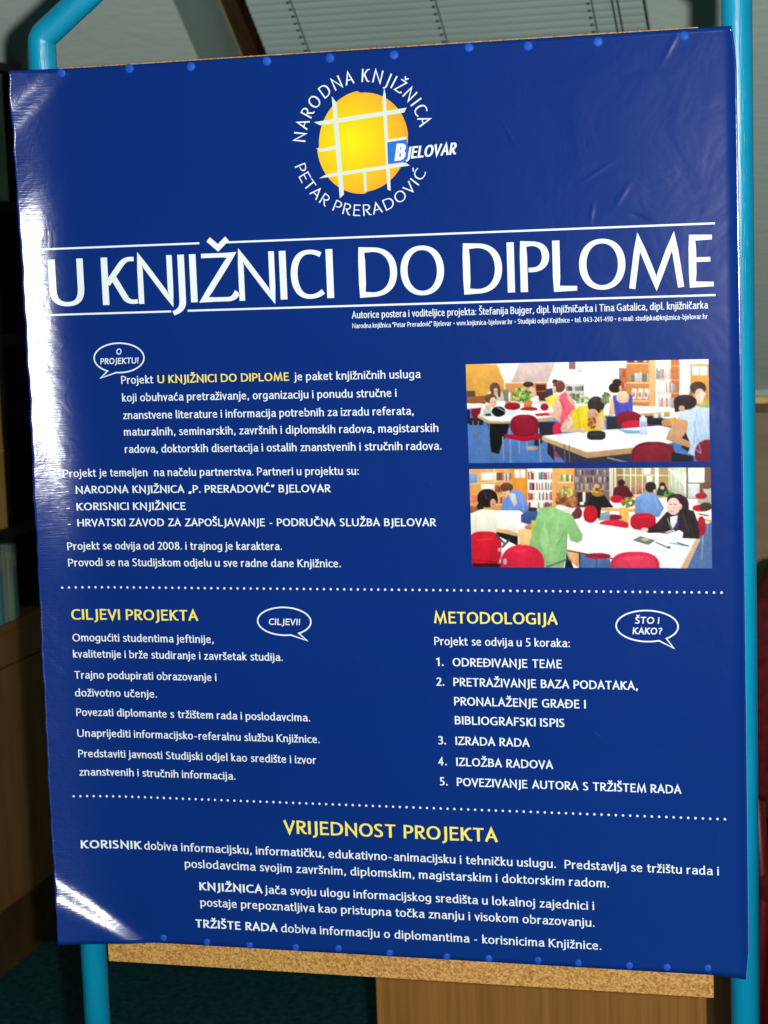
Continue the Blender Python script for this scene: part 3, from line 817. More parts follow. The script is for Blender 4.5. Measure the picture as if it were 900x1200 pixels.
    # woman in blue
    c.poly([(1052, 436), (1068, 312), (1104, 298), (1112, 420)], (230, 184, 152)); c.poly([(1082, 292), (1110, 286), (1140, 340), (1190, 340), (1198, 276), (1218, 290), (1222, 410), (1100, 440)], (72, 78, 186)); c.ell(1152, 304, 46, 40, (236, 196, 160)); c.ell(1112, 196, 32, 24, (60, 38, 36)); c.ell(1098, 236, 44, 36, (48, 28, 30)); c.ell(1136, 240, 10, 20, SKIN)
    c.speckle(1034, 310, 34, 40, [(110, 130, 90), (90, 80, 60), (140, 160, 80)], 34)
    c.rect(1040, 440, 1110, 530, (40, 44, 50))
    c.ell(1194, 458, 92, 58, (132, 20, 40)); c.ell(1236, 502, 96, 36, (196, 30, 52))
    c.poly([(1420, 470), (1520, 440), (1540, 500), (1424, 510)], (214, 150, 80))
    # front table
    c.poly([(600, 600), (900, 690), (1300, 640), (1500, 640), (1500, 780), (760, 780)], (56, 50, 66), .2)
    c.poly([(580, 576), (900, 545), (1400, 504), (1620, 545), (1620, 600), (1330, 655), (900, 702)], (255, 254, 250))
    c.poly([(580, 578), (900, 692), (1330, 648), (1300, 690), (900, 734), (580, 606)], (192, 152, 104))
    for x in (666, 740, 772): c.line(x, 640, x + 4, 778, 8, (96, 96, 110))
    c.poly([(1104, 526), (1320, 540), (1326, 562), (1180, 562)], (128, 178, 214)); c.rect(1270, 446, 1320, 572, (206, 222, 240)); c.ell(1292, 446, 14, 16, (226, 236, 248)); c.rect(1276, 476, 1314, 512, (150, 172, 220))
    c.ell(965, 572, 66, 34, (36, 42, 40), p=3); c.line(912, 566, 1020, 566, 4, (90, 100, 96)); c.ell(872, 540, 24, 18, SKIN)
    # people on the right
    c.ell(1672, 238, 56, 46, (70, 52, 42)); c.poly([(1620, 240), (1600, 330), (1650, 330)], (150, 100, 66)); c.ell(1684, 284, 34, 42, (236, 190, 164)); c.poly([(1660, 290), (1700, 264), (1726, 270), (1700, 350), (1664, 350)], (250, 214, 190)); c.poly([(1690, 350), (1730, 330), (1750, 380), (1700, 372)], (150, 190, 90))
    c.poly([(1560, 470), (1610, 460), (1700, 580), (1620, 700), (1560, 660)], (40, 30, 30))
    c.poly([(1540, 440), (1610, 456), (1604, 530), (1560, 590), (1660, 640), (1640, 670), (1500, 622), (1448, 600), (1470, 540)], (200, 150, 108))
    c.poly([(1534, 420), (1640, 362), (1760, 384), (1760, 640), (1660, 722), (1600, 700), (1622, 640), (1590, 560), (1604, 470), (1540, 452)], (188, 208, 234))
    c.ell(1584, 338, 80, 54, (48, 30, 30)); c.poly([(1505, 340), (1560, 330), (1560, 400), (1514, 410)], (48, 30, 30)); c.ell(1560, 382, 22, 22, (206, 156, 116))
    c.line(1660, 420, 1640, 640, 7, (160, 182, 214))
    c.ell(1362, 712, 152, 96, (112, 20, 36), p=2.4); c.ell(1362, 730, 136, 88, (124, 26, 42), p=2.4)
    c.poly([(1490, 690), (1640, 720), (1640, 780), (1490, 780)], (26, 26, 30)); c.ell(1735, 700, 88, 98, (118, 16, 40)); c.line(1040, 730, 1200, 770, 12, (120, 128, 140))
    for x0, y0, x1, y1, w, k in ((720, 330, 770, 470, 8, (206, 70, 96)), (760, 300, 800, 380, 6, (250, 130, 150)), (830, 390, 850, 520, 9, (196, 170, 30)), (1000, 390, 1010, 500, 8, (246, 224, 90)), (880, 380, 900, 430, 7, (246, 226, 90)),
            (1660, 400, 1700, 620, 9, (160, 184, 216)), (1700, 390, 1740, 560, 8, (214, 228, 246)), (1640, 470, 1690, 700, 9, (150, 172, 206)), (1610, 640, 1690, 700, 8, (150, 172, 206)),
            (1110, 330, 1130, 420, 7, (52, 58, 150)), (1190, 320, 1205, 410, 7, (98, 106, 214)), (170, 380, 240, 430, 7, (196, 208, 208)), (260, 372, 330, 410, 6, (246, 250, 250)),
            (380, 470, 390, 560, 8, (108, 10, 28)), (400, 440, 500, 436, 6, (168, 40, 60)), (1260, 660, 1400, 636, 7, (150, 40, 58)), (1500, 470, 1480, 580, 8, (226, 180, 136)), (790, 470, 760, 530, 8, (248, 212, 184)),
            (930, 320, 975, 312, 6, (104, 84, 76)), (1550, 305, 1610, 300, 7, (86, 62, 60)), (690, 200, 720, 194, 5, (156, 100, 84))):
        c.line(x0, y0, x1, y1, w * 2, k, .28); c.line(x0, y0, x1, y1, w, k, .35)
    for x, y in ((226, 336), (244, 336), (244, 260), (258, 260), (944, 416), (962, 424), (1676, 274)): c.ell(x, y, 4, 3, (80, 52, 44))
    c.soften(3)
    return c, ((35, 70), (1745, 35), (1752, 755), (52, 770))

def photo_two():
    c = Canvas(1800, 780, (252, 248, 238))
    O = (226, 164, 88)
    pal = [(246, 240, 230), (200, 60, 56), (90, 80, 84), (150, 60, 56), (206, 200, 190), (120, 140, 150), (230, 190, 120), (60, 66, 80)]
    c.rect(50, 40, 366, 400, O)
    for y in (134, 240, 300): c.line(60, y + 30, 366, y - 4, 7, (246, 204, 142))
    c.rect(66, 92, 118, 156, (120, 160, 214)); c.rect(148, 84, 236, 136, (252, 250, 246)); c.rect(148, 164, 240, 200, (252, 250, 244)); c.books(244, 78, 362, 138, pal, 13); c.books(244, 168, 300, 220, pal); c.books(256, 250, 300, 300, pal); c.rect(76, 244, 112, 294, (230, 120, 100)); c.rect(60, 320, 140, 370, (150, 90, 60))
    c.rect(238, 50, 246, 330, (250, 214, 150))
    c.rect(366, 40, 480, 330, (222, 150, 52)); c.rect(388, 64, 423, 120, (255, 253, 246)); c.rect(430, 64, 464, 118, (255, 253, 246))
    c.rect(480, 40, 656, 345, (250, 242, 230))
    for y0, y1 in ((70, 132), (146, 206), (216, 276), (288, 336)):
        c.books(484, y0, 530, y1, pal + [(244, 240, 232)] * 3, 9); c.books(542, y0, 654, y1, pal + [(244, 240, 232)] * 3, 9)
    c.rect(656, 40, 688, 345, (232, 164, 90)); c.rect(688, 40, 812, 330, (230, 166, 90)); c.line(688, 152, 812, 152, 10, (246, 208, 150))
    c.books(716, 92, 800, 144, [(90, 140, 70), (60, 90, 60), (220, 220, 180), (120, 170, 90)], 16)
    c.rect(812, 40, 1060, 330, (132, 108, 100))
    for y0, y1 in ((60, 100), (108, 152), (158, 204)): c.books(816, y0, 1056, y1, [(110, 90, 96), (70, 60, 66), (180, 164, 150), (140, 120, 120), (90, 100, 120)], 12)
    c.line(812, 210, 1060, 210, 7, (196, 150, 104)); c.rect(830, 222, 960, 320, (60, 40, 36)); c.rect(850, 290, 880, 310, (240, 240, 236)); c.rect(870, 220, 890, 290, (230, 230, 226))
    c.rect(1060, 40, 1480, 260, (178, 158, 100)); c.rect(1110, 60, 1150, 260, (150, 120, 80))
    c.rect(1140, 190, 1300, 250, (150, 110, 90))
    for x in (1062, 1076, 1098, 1160, 1205, 1240, 1286, 1376, 1470): c.line(x, 50, x, 250, 10 if x < 1150 else 7, (236, 236, 214))
    c.line(1110, 100, 1480, 104, 7, (236, 236, 214)); c.rect(1296, 54, 1345, 96, (246, 244, 240)); c.rect(1316, 110, 1356, 150, (244, 250, 244)); c.rect(1376, 50, 1400, 200, (246, 246, 232)); c.ell(1260, 180, 20, 26, (216, 130, 130))
    c.rect(1480, 40, 1600, 260, (196, 206, 176))
    for k in range(5): c.line(1470 + k * 24, 60 + k * 6, 1590, 180 + k * 14, 6, (244, 250, 236))
    for k in range(4): c.line(1480 + k * 30, 56, 1486 + k * 30, 170 + k * 20, 6, (244, 250, 236))
    c.rect(1590, 40, 1800, 280, (122, 92, 72)); c.rect(1602, 52, 1714, 154, (255, 255, 253)); c.rect(1600, 160, 1680, 260, (214, 220, 214)); c.books(1690, 170, 1760, 230, [(90, 60, 50), (140, 110, 90)])
    c.line(1584, 84, 1584, 240, 9, (240, 240, 226))
    # floor at the right, tables behind
    c.poly([(860, 640), (1800, 420), (1800, 780), (860, 780)], (84, 116, 168), .14)
    c.poly([(1000, 300), (1250, 290), (1260, 336), (1180, 352), (1000, 330)], (255, 252, 244)); c.poly([(1000, 330), (1240, 336), (1240, 358), (1000, 350)], (234, 172, 90)); c.rect(1124, 326, 1192, 476, (238, 176, 88))
    c.poly([(1220, 235), (1330, 232), (1420, 262), (1240, 262)], (240, 200, 140)); c.poly([(1420, 256), (1650, 268), (1660, 290), (1440, 280)], (250, 240, 220))
    c.poly([(1560, 262), (1760, 268), (1760, 300), (1570, 292)], (250, 244, 232)); c.poly([(1640, 340), (1760, 356), (1760, 420), (1660, 390)], (252, 248, 236)); c.line(1670, 398, 1760, 424, 14, (222, 160, 90)); c.line(1670, 370, 1740, 384, 10, (90, 90, 96))
    c.poly([(1720, 230), (1700, 200), (1760, 192), (1762, 300), (1662, 300), (1668, 236)], (186, 188, 178)); c.ell(1728, 172, 27, 26, (110, 76, 58))
    c.ell(1690, 245, 40, 22, (186, 30, 44)); c.ell(1690, 330, 62, 26, (186, 30, 46)); c.ell(1720, 320, 44, 30, (70, 56, 40))
    c.poly([(1380, 240), (1396, 186), (1450, 178), (1480, 250)], (38, 56, 40)); c.ell(1424, 172, 22, 22, (46, 34, 30)); c.ell(1424, 188, 14, 14, SKIN); c.speckle(1470, 236, 34, 22, [(60, 130, 60), (110, 160, 80)], 24)
    c.poly([(1076, 262), (1090, 190), (1130, 170), (1180, 176), (1222, 240), (1200, 272)], (92, 22, 36)); c.ell(1140, 154, 26, 24, (60, 34, 32)); c.ell(1108, 268, 46, 28, (190, 28, 48))
    c.ell(1085, 395, 60, 20, (130, 26, 46)); c.poly([(975, 370), (1060, 350), (1060, 412), (980, 420)], (150, 160, 176))
    c.poly([(880, 420), (905, 300), (920, 252), (1020, 240), (1086, 326), (1000, 330), (990, 400)], (26, 30, 32)); c.ell(974, 212, 44, 38, (206, 160, 60)); c.speckle(974, 216, 40, 34, [(232, 190, 90), (170, 120, 50), (120, 80, 40)], 30); c.ell(968, 176, 22, 14, SKIN)
    c.ell(924, 374, 52, 62, (196, 24, 40)); c.ell(836, 366, 30, 40, (120, 40, 50))
    c.speckle(1190, 292, 50, 30, [(190, 170, 60), (120, 140, 60), (220, 90, 60), (90, 110, 50)], 60)
    c.poly([(1232, 366), (1238, 262), (1300, 222), (1380, 230), (1436, 330), (1400, 396), (1250, 392)], (118, 152, 212)); c.ell(1344, 184, 38, 38, (50, 34, 36)); c.ell(1370, 214, 10, 14, SKIN)
    c.ell(1290, 426, 90, 62, (192, 24, 46), p=2.6); c.ell(1085, 448, 104, 36, (206, 40, 58)); c.ell(1690, 458, 30, 72, (176, 24, 44)); c.line(1700, 520, 1690, 690, 8, (150, 156, 170)); c.line(1740, 440, 1720, 560, 8, (120, 126, 140))
    c.ell(1410, 480, 40, 34, (206, 34, 60))
    # man in blue at the back left
    c.poly([(288, 330), (330, 222), (400, 200), (446, 226), (488, 340), (430, 382), (310, 360)], (112, 144, 220)); c.poly([(345, 230), (390, 226), (404, 300), (380, 320)], (206, 204, 190)); c.ell(330, 186, 46, 34, (98, 64, 48)); c.poly([(300, 220), (350, 206), (356, 250), (320, 262)], SKIN)
    c.poly([(215, 350), (420, 350), (545, 430), (490, 486), (260, 480)], (255, 254, 250))
    c.poly([(244, 486), (300, 486), (410, 510), (410, 600), (330, 560), (250, 520)], (30, 26, 30)); c.poly([(240, 476), (330, 482), (412, 510), (412, 534), (300, 508), (246, 500)], (224, 176, 112))
    c.poly([(410, 486), (530, 470), (520, 600), (420, 600)], (242, 196, 130)); c.rect(392, 590, 430, 640, (196, 30, 44))
    c.poly([(430, 430), (432, 380), (480, 344), (552, 352), (552, 430), (490, 448)], (62, 84, 136)); c.ell(516, 340, 34, 14, (40, 44, 60)); c.ell(500, 466, 44, 18, (204, 130, 60)); c.rect(506, 420, 540, 520, (196, 190, 60))
    # woman in cream
    c.ell(190, 262, 74, 66, (38, 24, 26)); c.ell(140, 320, 26, 26, (44, 28, 28)); c.ell(232, 300, 22, 34, (214, 160, 130)); c.speckle(190, 240, 50, 36, [(66, 48, 48), (30, 20, 22)], 24, 8)
    c.poly([(66, 372), (150, 340), (240, 346), (276, 400), (250, 520), (76, 520)], (242, 236, 216)); c.poly([(250, 380), (300, 410), (420, 490), (380, 502), (260, 446)], (246, 242, 226))
    # big table
    c.poly([(820, 420), (960, 440), (1300, 490), (1680, 545), (1588, 700), (1560, 756), (1200, 740), (750, 640), (740, 500)], (255, 254, 250))
    c.poly([(1650, 545), (1682, 548), (1590, 756), (1546, 756)], (214, 170, 130))
    c.poly([(760, 622), (846, 640), (836, 752), (770, 700)], (224, 170, 104)); c.poly([(850, 650), (1060, 690), (1060, 760), (850, 760)], (78, 110, 162)); c.line(846, 640, 846, 760, 10, (50, 44, 56)); c.line(962, 680, 964, 760, 8, (60, 70, 90)); c.ell(975, 668, 90, 22, (170, 24, 50))
    c.line(752, 630, 1100, 690, 8, (70, 50, 60))
    # woman in green
    c.speckle(756, 262, 72, 72, [(150, 92, 56), (120, 66, 44), (190, 130, 80), (170, 110, 70)], 150, 14); c.speckle(750, 220, 56, 30, [(222, 196, 90), (150, 170, 80), (230, 210, 150)], 40, 8); c.poly([(660, 340), (700, 306), (790, 330), (790, 364), (720, 356)], (238, 230, 222)); c.ell(815, 380, 24, 30, (110, 50, 50))
    c.poly([(560, 332), (650, 318), (740, 358), (790, 372), (870, 520), (862, 560), (830, 578), (782, 560), (762, 500), (756, 640), (732, 756), (600, 756), (486, 600), (520, 480)], (140, 190, 122))
    c.poly([(600, 420), (640, 600), (700, 720), (620, 700), (560, 560)], (152, 202, 134)); c.line(754, 480, 690, 590, 7, (112, 160, 98)); c.line(760, 500, 752, 620, 6, (110, 158, 96))
    c.poly([(740, 756), (756, 640), (806, 756)], (26, 28, 34)); c.line(610, 750, 756, 694, 14, (96, 104, 112)); c.line(752, 620, 774, 700, 8, (150, 160, 170))
    # chairs in front
    c.ell(170, 620, 122, 124, (204, 26, 44), p=3); c.line(78, 700, 280, 716, 7, (150, 14, 34)); c.poly([(78, 726), (286, 722), (300, 756), (78, 756)], (60, 14, 26)); c.line(296, 610, 350, 552, 16, (70, 74, 84)); c.line(250, 520, 310, 580, 14, (60, 64, 74)); c.ell(276, 628, 12, 14, (170, 176, 190))
    c.ell(440, 740, 158, 148, (212, 34, 62), p=2.3); c.ell(316, 712, 14, 22, (170, 176, 190))
    c.ell(1232, 740, 170, 104, (204, 44, 74), p=2.5); c.ell(1232, 752, 150, 92, (214, 56, 84), p=2.5)
    # woman in the dark coat
    c.poly([(1298, 490), (1380, 440), (1450, 358), (1560, 330), (1640, 350), (1670, 440), (1680, 545), (1560, 540), (1500, 480), (1440, 500), (1330, 506)], (46, 38, 42), .2)
    c.poly([(1476, 392), (1530, 380), (1520, 440), (1492, 478), (1478, 440)], (232, 226, 222)); c.poly([(1500, 470), (1536, 400), (1530, 480)], (70, 50, 120))
    c.ell(1520, 276, 66, 46, (52, 34, 38)); c.ell(1572, 320, 34, 70, (48, 32, 36)); c.ell(1500, 318, 46, 60, (240, 204, 190)); c.ell(1545, 320, 14, 22, (236, 196, 180)); c.ell(1480, 304, 9, 4, (90, 60, 58)); c.ell(1512, 304, 9, 4, (90, 60, 58)); c.ell(1488, 352, 14, 4, (200, 110, 110))
    c.line(1456, 400, 1490, 490, 8, (120, 126, 120)); c.ell(1300, 484, 26, 16, (236, 200, 184)); c.poly([(1440, 516), (1540, 484), (1566, 500), (1560, 540), (1470, 536)], (255, 254, 252)); c.poly([(1400, 536), (1620, 552), (1560, 584), (1440, 560)], (246, 248, 250))
    c.poly([(1214, 556), (1270, 526), (1376, 556), (1326, 590)], (116, 120, 104)); c.poly([(1270, 550), (1310, 540), (1340, 554), (1300, 564)], (176, 180, 164)); c.line(1376, 570, 1460, 606, 8, (60, 90, 120)); c.line(1470, 574, 1600, 596, 9, (130, 170, 206)); c.line(1520, 570, 1606, 598, 7, (60, 64, 76)); c.ell(1466, 606, 14, 9, (70, 100, 140))
    for x0, y0, x1, y1, w, k in ((340, 240, 330, 340, 8, (84, 112, 190)), (430, 230, 450, 340, 8, (146, 174, 236)), (110, 380, 100, 500, 8, (214, 206, 186)), (180, 360, 220, 500, 8, (226, 218, 198)),
            (560, 400, 540, 560, 10, (128, 178, 110)), (700, 380, 690, 500, 9, (168, 212, 148)), (800, 420, 850, 520, 8, (128, 176, 112)), (640, 460, 620, 700, 9, (130, 180, 114)),
            (1270, 270, 1260, 370, 8, (92, 124, 184)), (1370, 250, 1400, 340, 8, (146, 178, 228)), (940, 280, 930, 330, 7, (50, 54, 58)), (1120, 200, 1100, 250, 7, (124, 44, 58)),
            (1560, 360, 1600, 500, 9, (72, 62, 66)), (1420, 420, 1400, 480, 9, (72, 62, 66)), (1620, 380, 1650, 520, 8, (28, 22, 26)), (1500, 256, 1540, 250, 6, (92, 70, 72)), (160, 230, 210, 222, 6, (84, 62, 62)),
            (110, 560, 230, 548, 8, (232, 70, 84)), (380, 640, 470, 628, 8, (238, 84, 104)), (1150, 690, 1290, 676, 9, (232, 92, 116)), (1240, 400, 1330, 388, 6, (226, 60, 80))):
        c.line(x0, y0, x1, y1, w * 2, k, .28); c.line(x0, y0, x1, y1, w, k, .35)
    c.ell(1500, 330, 6, 12, (216, 170, 152)); c.ell(236, 306, 5, 4, (70, 44, 36)); c.ell(320, 232, 5, 3, (80, 50, 40))
    c.soften(3)
    return c, ((60, 57), (1755, 47), (1762, 752), (80, 752))

def photo_print(fn, x0, x1, z0, z1, parent, label, NX=340, NZ=142):
    c, (tl, tr, br, bl_) = fn()
    u = np.linspace(0, 1, NX)[None, :]; v = np.linspace(0, 1, NZ)[:, None]
    X = (1 - v) * ((1 - u) * tl[0] + u * tr[0]) + v * ((1 - u) * bl_[0] + u * br[0])
    Y = (1 - v) * ((1 - u) * tl[1] + u * tr[1]) + v * ((1 - u) * bl_[1] + u * br[1])
    xi = np.clip((X / c.s), 0, c.W - 1.001); yi = np.clip((Y / c.s), 0, c.H - 1.001)
    x_, y_ = xi.astype(int), yi.astype(int)
    fx, fy = (xi - x_)[..., None], (yi - y_)[..., None]
    a = c.a
    px = (a[y_, x_] * (1 - fx) + a[y_, np.minimum(x_ + 1, c.W - 1)] * fx) * (1 - fy) + (a[np.minimum(y_ + 1, c.H - 1), x_] * (1 - fx) + a[np.minimum(y_ + 1, c.H - 1), np.minimum(x_ + 1, c.W - 1)] * fx) * fy
    lin = np.where(px <= .04045, px / 12.92, ((px + .055) / 1.055) ** 2.4)
    lin = np.clip(lin * (.97 + .05 * (np.random.default_rng(5).random(lin.shape[:2])[..., None] - .5)), 0, .96)
    xs = np.linspace(x0, x1, NX); zs = np.linspace(z1, z0, NZ)
    co = [tuple(on_sheet(x, z, .00035)) for z in zs for x in xs]
    fs = [(j * NX + i, (j + 1) * NX + i, (j + 1) * NX + i + 1, j * NX + i + 1) for j in range(NZ - 1) for i in range(NX - 1)]
    me = bpy.data.meshes.new('photo_print')
    me.from_pydata(co, [], fs); me.update()
    at = me.color_attributes.new('print', 'FLOAT_COLOR', 'POINT')
    rgba = np.ones((NX * NZ, 4), np.float32); rgba[:, :3] = lin.reshape(-1, 3)
    at.data.foreach_set('color', rgba.ravel())
    o = link_mesh('photo_print', me, photo_mat, parent)
    o['label'] = label
    return o

# ------------------------------------------------------------------ the poster: a sheet bent forward at its free left edge
W, H = .787, 1.0
def ss(a, b, t):
    t = min(1, max(0, (t - a) / (b - a)))
    return t * t * (3 - 2 * t)
def disp(x,z):
    # free left edge: slope S right at the edge, fading over the width L
    S=.19+.37*ss(.39,.53,z)-.07*ss(.52,.66,z)-.26*ss(.83,.92,z)+.10*(1-ss(.04,.16,z))
    L=.105-.024*ss(.18,.30,z)-.018*ss(.55,.75,z)
    t=x/L
    d=0.
    if t<1:
        if t<0: d+=S*L*(.5-t)
        else: d+=S*L*((1-t)-(1-t**3)+(1-t**4)/2)
    # rounded fold across the bottom left corner
    q=.56*x+.829*(z-.060)
    if q<.06: d+=.60*.0095*.8862*(1-math.erf(q/.0095))
    # and across the top left corner
    q=.66*x-.75*(z-.955)
    if q<.06: d+=.44*.010*.8862*(1-math.erf(q/.010))
    q=x-(W-.011)
    if q>0: d+=.38*q*q/(2*.011)
    return d

def on_sheet(x, z, off=0.):
    d = disp(x, z)
    if not off:
        return (x, -.0004 - d, z)
    h = .0005
    gx = (disp(x + h, z) - disp(x - h, z)) / (2 * h)
    gz = (disp(x, z + h) - disp(x, z - h)) / (2 * h)
    l = math.sqrt(1 + gx * gx + gz * gz)
    return (x - gx / l * off, -.0004 - d - off / l, z - gz / l * off)

def paper_material(name, base, attr=None, rough=.155):
    m, nt, b = material(name, base, rough, .85)
    tc = nt.nodes.new('ShaderNodeTexCoord')
    sx = nt.nodes.new('ShaderNodeSeparateXYZ'); nt.links.new(tc.outputs['Object'], sx.inputs[0])
    def math_(op, a=None, b_=None, va=None, vb=None):
        n = nt.nodes.new('ShaderNodeMath'); n.operation = op
        if a is not None: nt.links.new(a, n.inputs[0])
        elif va is not None: n.inputs[0].default_value = va
        if b_ is not None: nt.links.new(b_, n.inputs[1])
        elif vb is not None: n.inputs[1].default_value = vb
        return n.outputs[0]
    def noise(scale, detail, mapscale=(1, 1, 1), rot=(0, 0, 0), dist=0., rough_=.5):
        mp = nt.nodes.new('ShaderNodeMapping'); mp.inputs['Scale'].default_value = mapscale; mp.inputs['Rotation'].default_value = rot
        nt.links.new(tc.outputs['Object'], mp.inputs[0])
        n = nt.nodes.new('ShaderNodeTexNoise'); n.inputs['Scale'].default_value = scale; n.inputs['Detail'].default_value = detail
        n.inputs['Distortion'].default_value = dist; n.inputs['Roughness'].default_value = rough_
        nt.links.new(mp.outputs[0], n.inputs['Vector'])
        return n.outputs[0]
    # handling wrinkles: soft everywhere, sharper in the top right, fine ripples along the free left edge
    base_w = noise(13, 3, dist=.6)
    rid = math_('ABSOLUTE', math_('SUBTRACT', noise(17, 4, dist=1.2), vb=.5))
    mr = nt.nodes.new('ShaderNodeMapRange'); mr.interpolation_type = 'SMOOTHSTEP'
    mr.inputs['From Min'].default_value = .10; mr.inputs['From Max'].default_value = -.01
    nt.links.new(sx.outputs['X'], mr.inputs[0])
    rip = noise(1, 4, (22, 1, 190), dist=.8, rough_=.65)
    mz = nt.nodes.new('ShaderNodeMapRange'); mz.interpolation_type = 'SMOOTHSTEP'
    mz.inputs['From Min'].default_value = .60; mz.inputs['From Max'].default_value = .90
    nt.links.new(sx.outputs['Z'], mz.inputs[0])
    h = math_('MULTIPLY', base_w, vb=1.0)
    h = math_('ADD', h, math_('MULTIPLY', math_('MULTIPLY', rid, mz.outputs[0]), vb=.22))
    h = math_('ADD', h, math_('MULTIPLY', math_('MULTIPLY', rip, mr.outputs[0]), vb=.05))
    h = math_('ADD', h, math_('MULTIPLY', math_('MULTIPLY', noise(42, 3, dist=.8), mr.outputs[0]), vb=.75))
    h = math_('ADD', h, math_('MULTIPLY', math_('MULTIPLY', noise(1, 2, (60, 1, 620)), mr.outputs[0]), vb=.24))
    nt.links.new(math_('MULTIPLY_ADD', mr.outputs[0], vb=.115), b.inputs['Roughness'])
    b.inputs['Roughness'].links[0].from_node.inputs[2].default_value = rough
    h = math_('ADD', h, math_('MULTIPLY', noise(420, 2), vb=.010))
    # single creases and dents: (x, z, direction, length, width, height)
    for cx, cz, ang, ln, wd, ht in ((.026, .347, 10, .012, .0016, .9), (.022, .292, 22, .014, .0018, 1.0), (.668, .835, 55, .012, .0030, .9), (.686, .812, -20, .010, .0028, -.8),
                                    (.636, .818, 80, .010, .0026, .8), (.642, .86, 30, .016, .0022, .6), (.722, .985, 60, .018, .0030, .9), (.628, .262, -40, .008, .0016, .8),
                                    (.60, .762, 70, .008, .0030, -.8), (.55, .905, -60, .014, .0020, .5), (.452, .535, 0, .003, .003, .8), (.755, .15, 80, .03, .003, .4), (.20, .25, 20, .012, .002, .4)):
        c_, s_ = math.cos(math.radians(ang)), math.sin(math.radians(ang))
        dx = math_('SUBTRACT', sx.outputs['X'], vb=cx); dz = math_('SUBTRACT', sx.outputs['Z'], vb=cz)
        u_ = math_('ADD', math_('MULTIPLY', dx, vb=c_ / ln), math_('MULTIPLY', dz, vb=s_ / ln))
        w_ = math_('ADD', math_('MULTIPLY', dx, vb=-s_ / wd), math_('MULTIPLY', dz, vb=c_ / wd))
        e = math_('EXPONENT', math_('MULTIPLY', math_('ADD', math_('MULTIPLY', u_, u_), math_('MULTIPLY', w_, w_)), vb=-1))
        h = math_('ADD', h, math_('MULTIPLY', e, vb=ht * .30))
    add_bump(nt, b, h, .0009)
    if attr:
        at = nt.nodes.new('ShaderNodeAttribute'); at.attribute_name = attr
        nt.links.new(at.outputs['Color'], b.inputs['Base Color'])
    else:
        cr = nt.nodes.new('ShaderNodeValToRGB')
        cr.color_ramp.elements[0].color = tuple(v * .93 for v in base[:3]) + (1,)
        cr.color_ramp.elements[1].color = tuple(v * 1.07 for v in base[:3]) + (1,)
        cr.color_ramp.elements[0].position = .3; cr.color_ramp.elements[1].position = .7
        nt.links.new(math_('ADD', math_('MULTIPLY', noise(1400, 2), vb=.5), math_('MULTIPLY', noise(7, 4), vb=.5)), cr.inputs[0]); nt.links.new(cr.outputs[0], b.inputs['Base Color'])
    return m
blue = paper_material('poster_blue', (.0026, .0250, .180))
white = paper_material('print_white', (.82, .89, .90))
yellow = paper_material('print_yellow', (.93, .80, .13))
photo_mat = paper_material('print_photo', (1, 1, 1), 'print')
bar_white = paper_material('print_pale_bar', (.66, .78, .70))
sky_blue = paper_material('print_light_blue', (.030, .17, .62))
paper_back, nt, b = material('paper_back', (.75, .78, .78), .6, .3)
noise_colour(nt, b, (.73, .76, .76), (.77, .80, .80), (50, 50, 50))
sun_mat = paper_material('print_sun', (.9, .6, .05))
nt = sun_mat.node_tree
b = nt.nodes['Principled BSDF']
tc = nt.nodes.new('ShaderNodeTexCoord')
vd = nt.nodes.new('ShaderNodeVectorMath'); vd.operation = 'DISTANCE'; vd.inputs[1].default_value = (.378, 0, .905)
nt.links.new(tc.outputs['Object'], vd.inputs[0])
cr = nt.nodes.new('ShaderNodeValToRGB')
cr.color_ramp.elements[0].position = 0; cr.color_ramp.elements[0].color = (.90, .82, .012, 1)
cr.color_ramp.elements[1].position = .072; cr.color_ramp.elements[1].color = (.88, .33, .035, 1)
e_ = cr.color_ramp.elements.new(.030); e_.color = (.90, .62, .012, 1)
nt.links.new(vd.outputs['Value'], cr.inputs[0]); nt.links.new(cr.outputs[0], b.inputs['Base Color'])

po = empty('poster', (0, 0, 0))
tag(po, 'glossy dark blue library poster pinned on the cork board', 'poster')

# sheet
EDGE = [(-0.02, -0.0055), (-0.0035, -0.0055), (0.0438, -0.0049), (0.0864, -0.0102), (0.1568, -0.0119), (0.2579, -0.0117), (0.3482, -0.0116), (0.4182, -0.0097), (0.4888, -0.0042), (0.5573, -0.003), (0.6247, -0.0034), (0.6919, -0.0047), (0.7587, -0.0049), (0.8108, -0.0047), (0.877, -0.007), (0.9148, -0.01), (0.9565, -0.0081), (1.0009, -0.0072), (1.02, -0.0072)]
def edge_x(z):
    for (a, xa), (b_, xb) in zip(EDGE, EDGE[1:]):
        if a <= z <= b_:
            t = (z - a) / (b_ - a); t = t * t * (3 - 2 * t)
            return xa + (xb - xa) * t + .0003 * math.sin(z * 90) + .0003 * math.sin(z * 210 + 1)
    return 0
us = [i / 60 * .12 for i in range(60)] + [.12 + (W - .16) * i / 40 for i in range(40)] + [W - .04 + .04 * i / 14 for i in range(15)]
NZ = 190
bm = bmesh.new()
grid, back = [], []
for j in range(NZ + 1):
    z = H * j / NZ
    row, rb = [], []
    ex = edge_x(z)
    for u in us:
        x = u + ex * max(0, 1 - u / .12)
        if u > .7: x += (.0012 * math.sin(z * 3.0) - .0045 * max(0, (z - .95) / .05) ** 2 - .003 * max(0, (.03 - z) / .03)) * (u - .7) / (W - .7)
        zz = z + .0 * u
        if j == 0 and x > .75: zz -= .003 * (x - .75) / .037
        row.append(bm.verts.new(on_sheet(x, zz)))
        rb.append(bm.verts.new(on_sheet(x, zz, -.00028)))
    grid.append(row); back.append(rb)
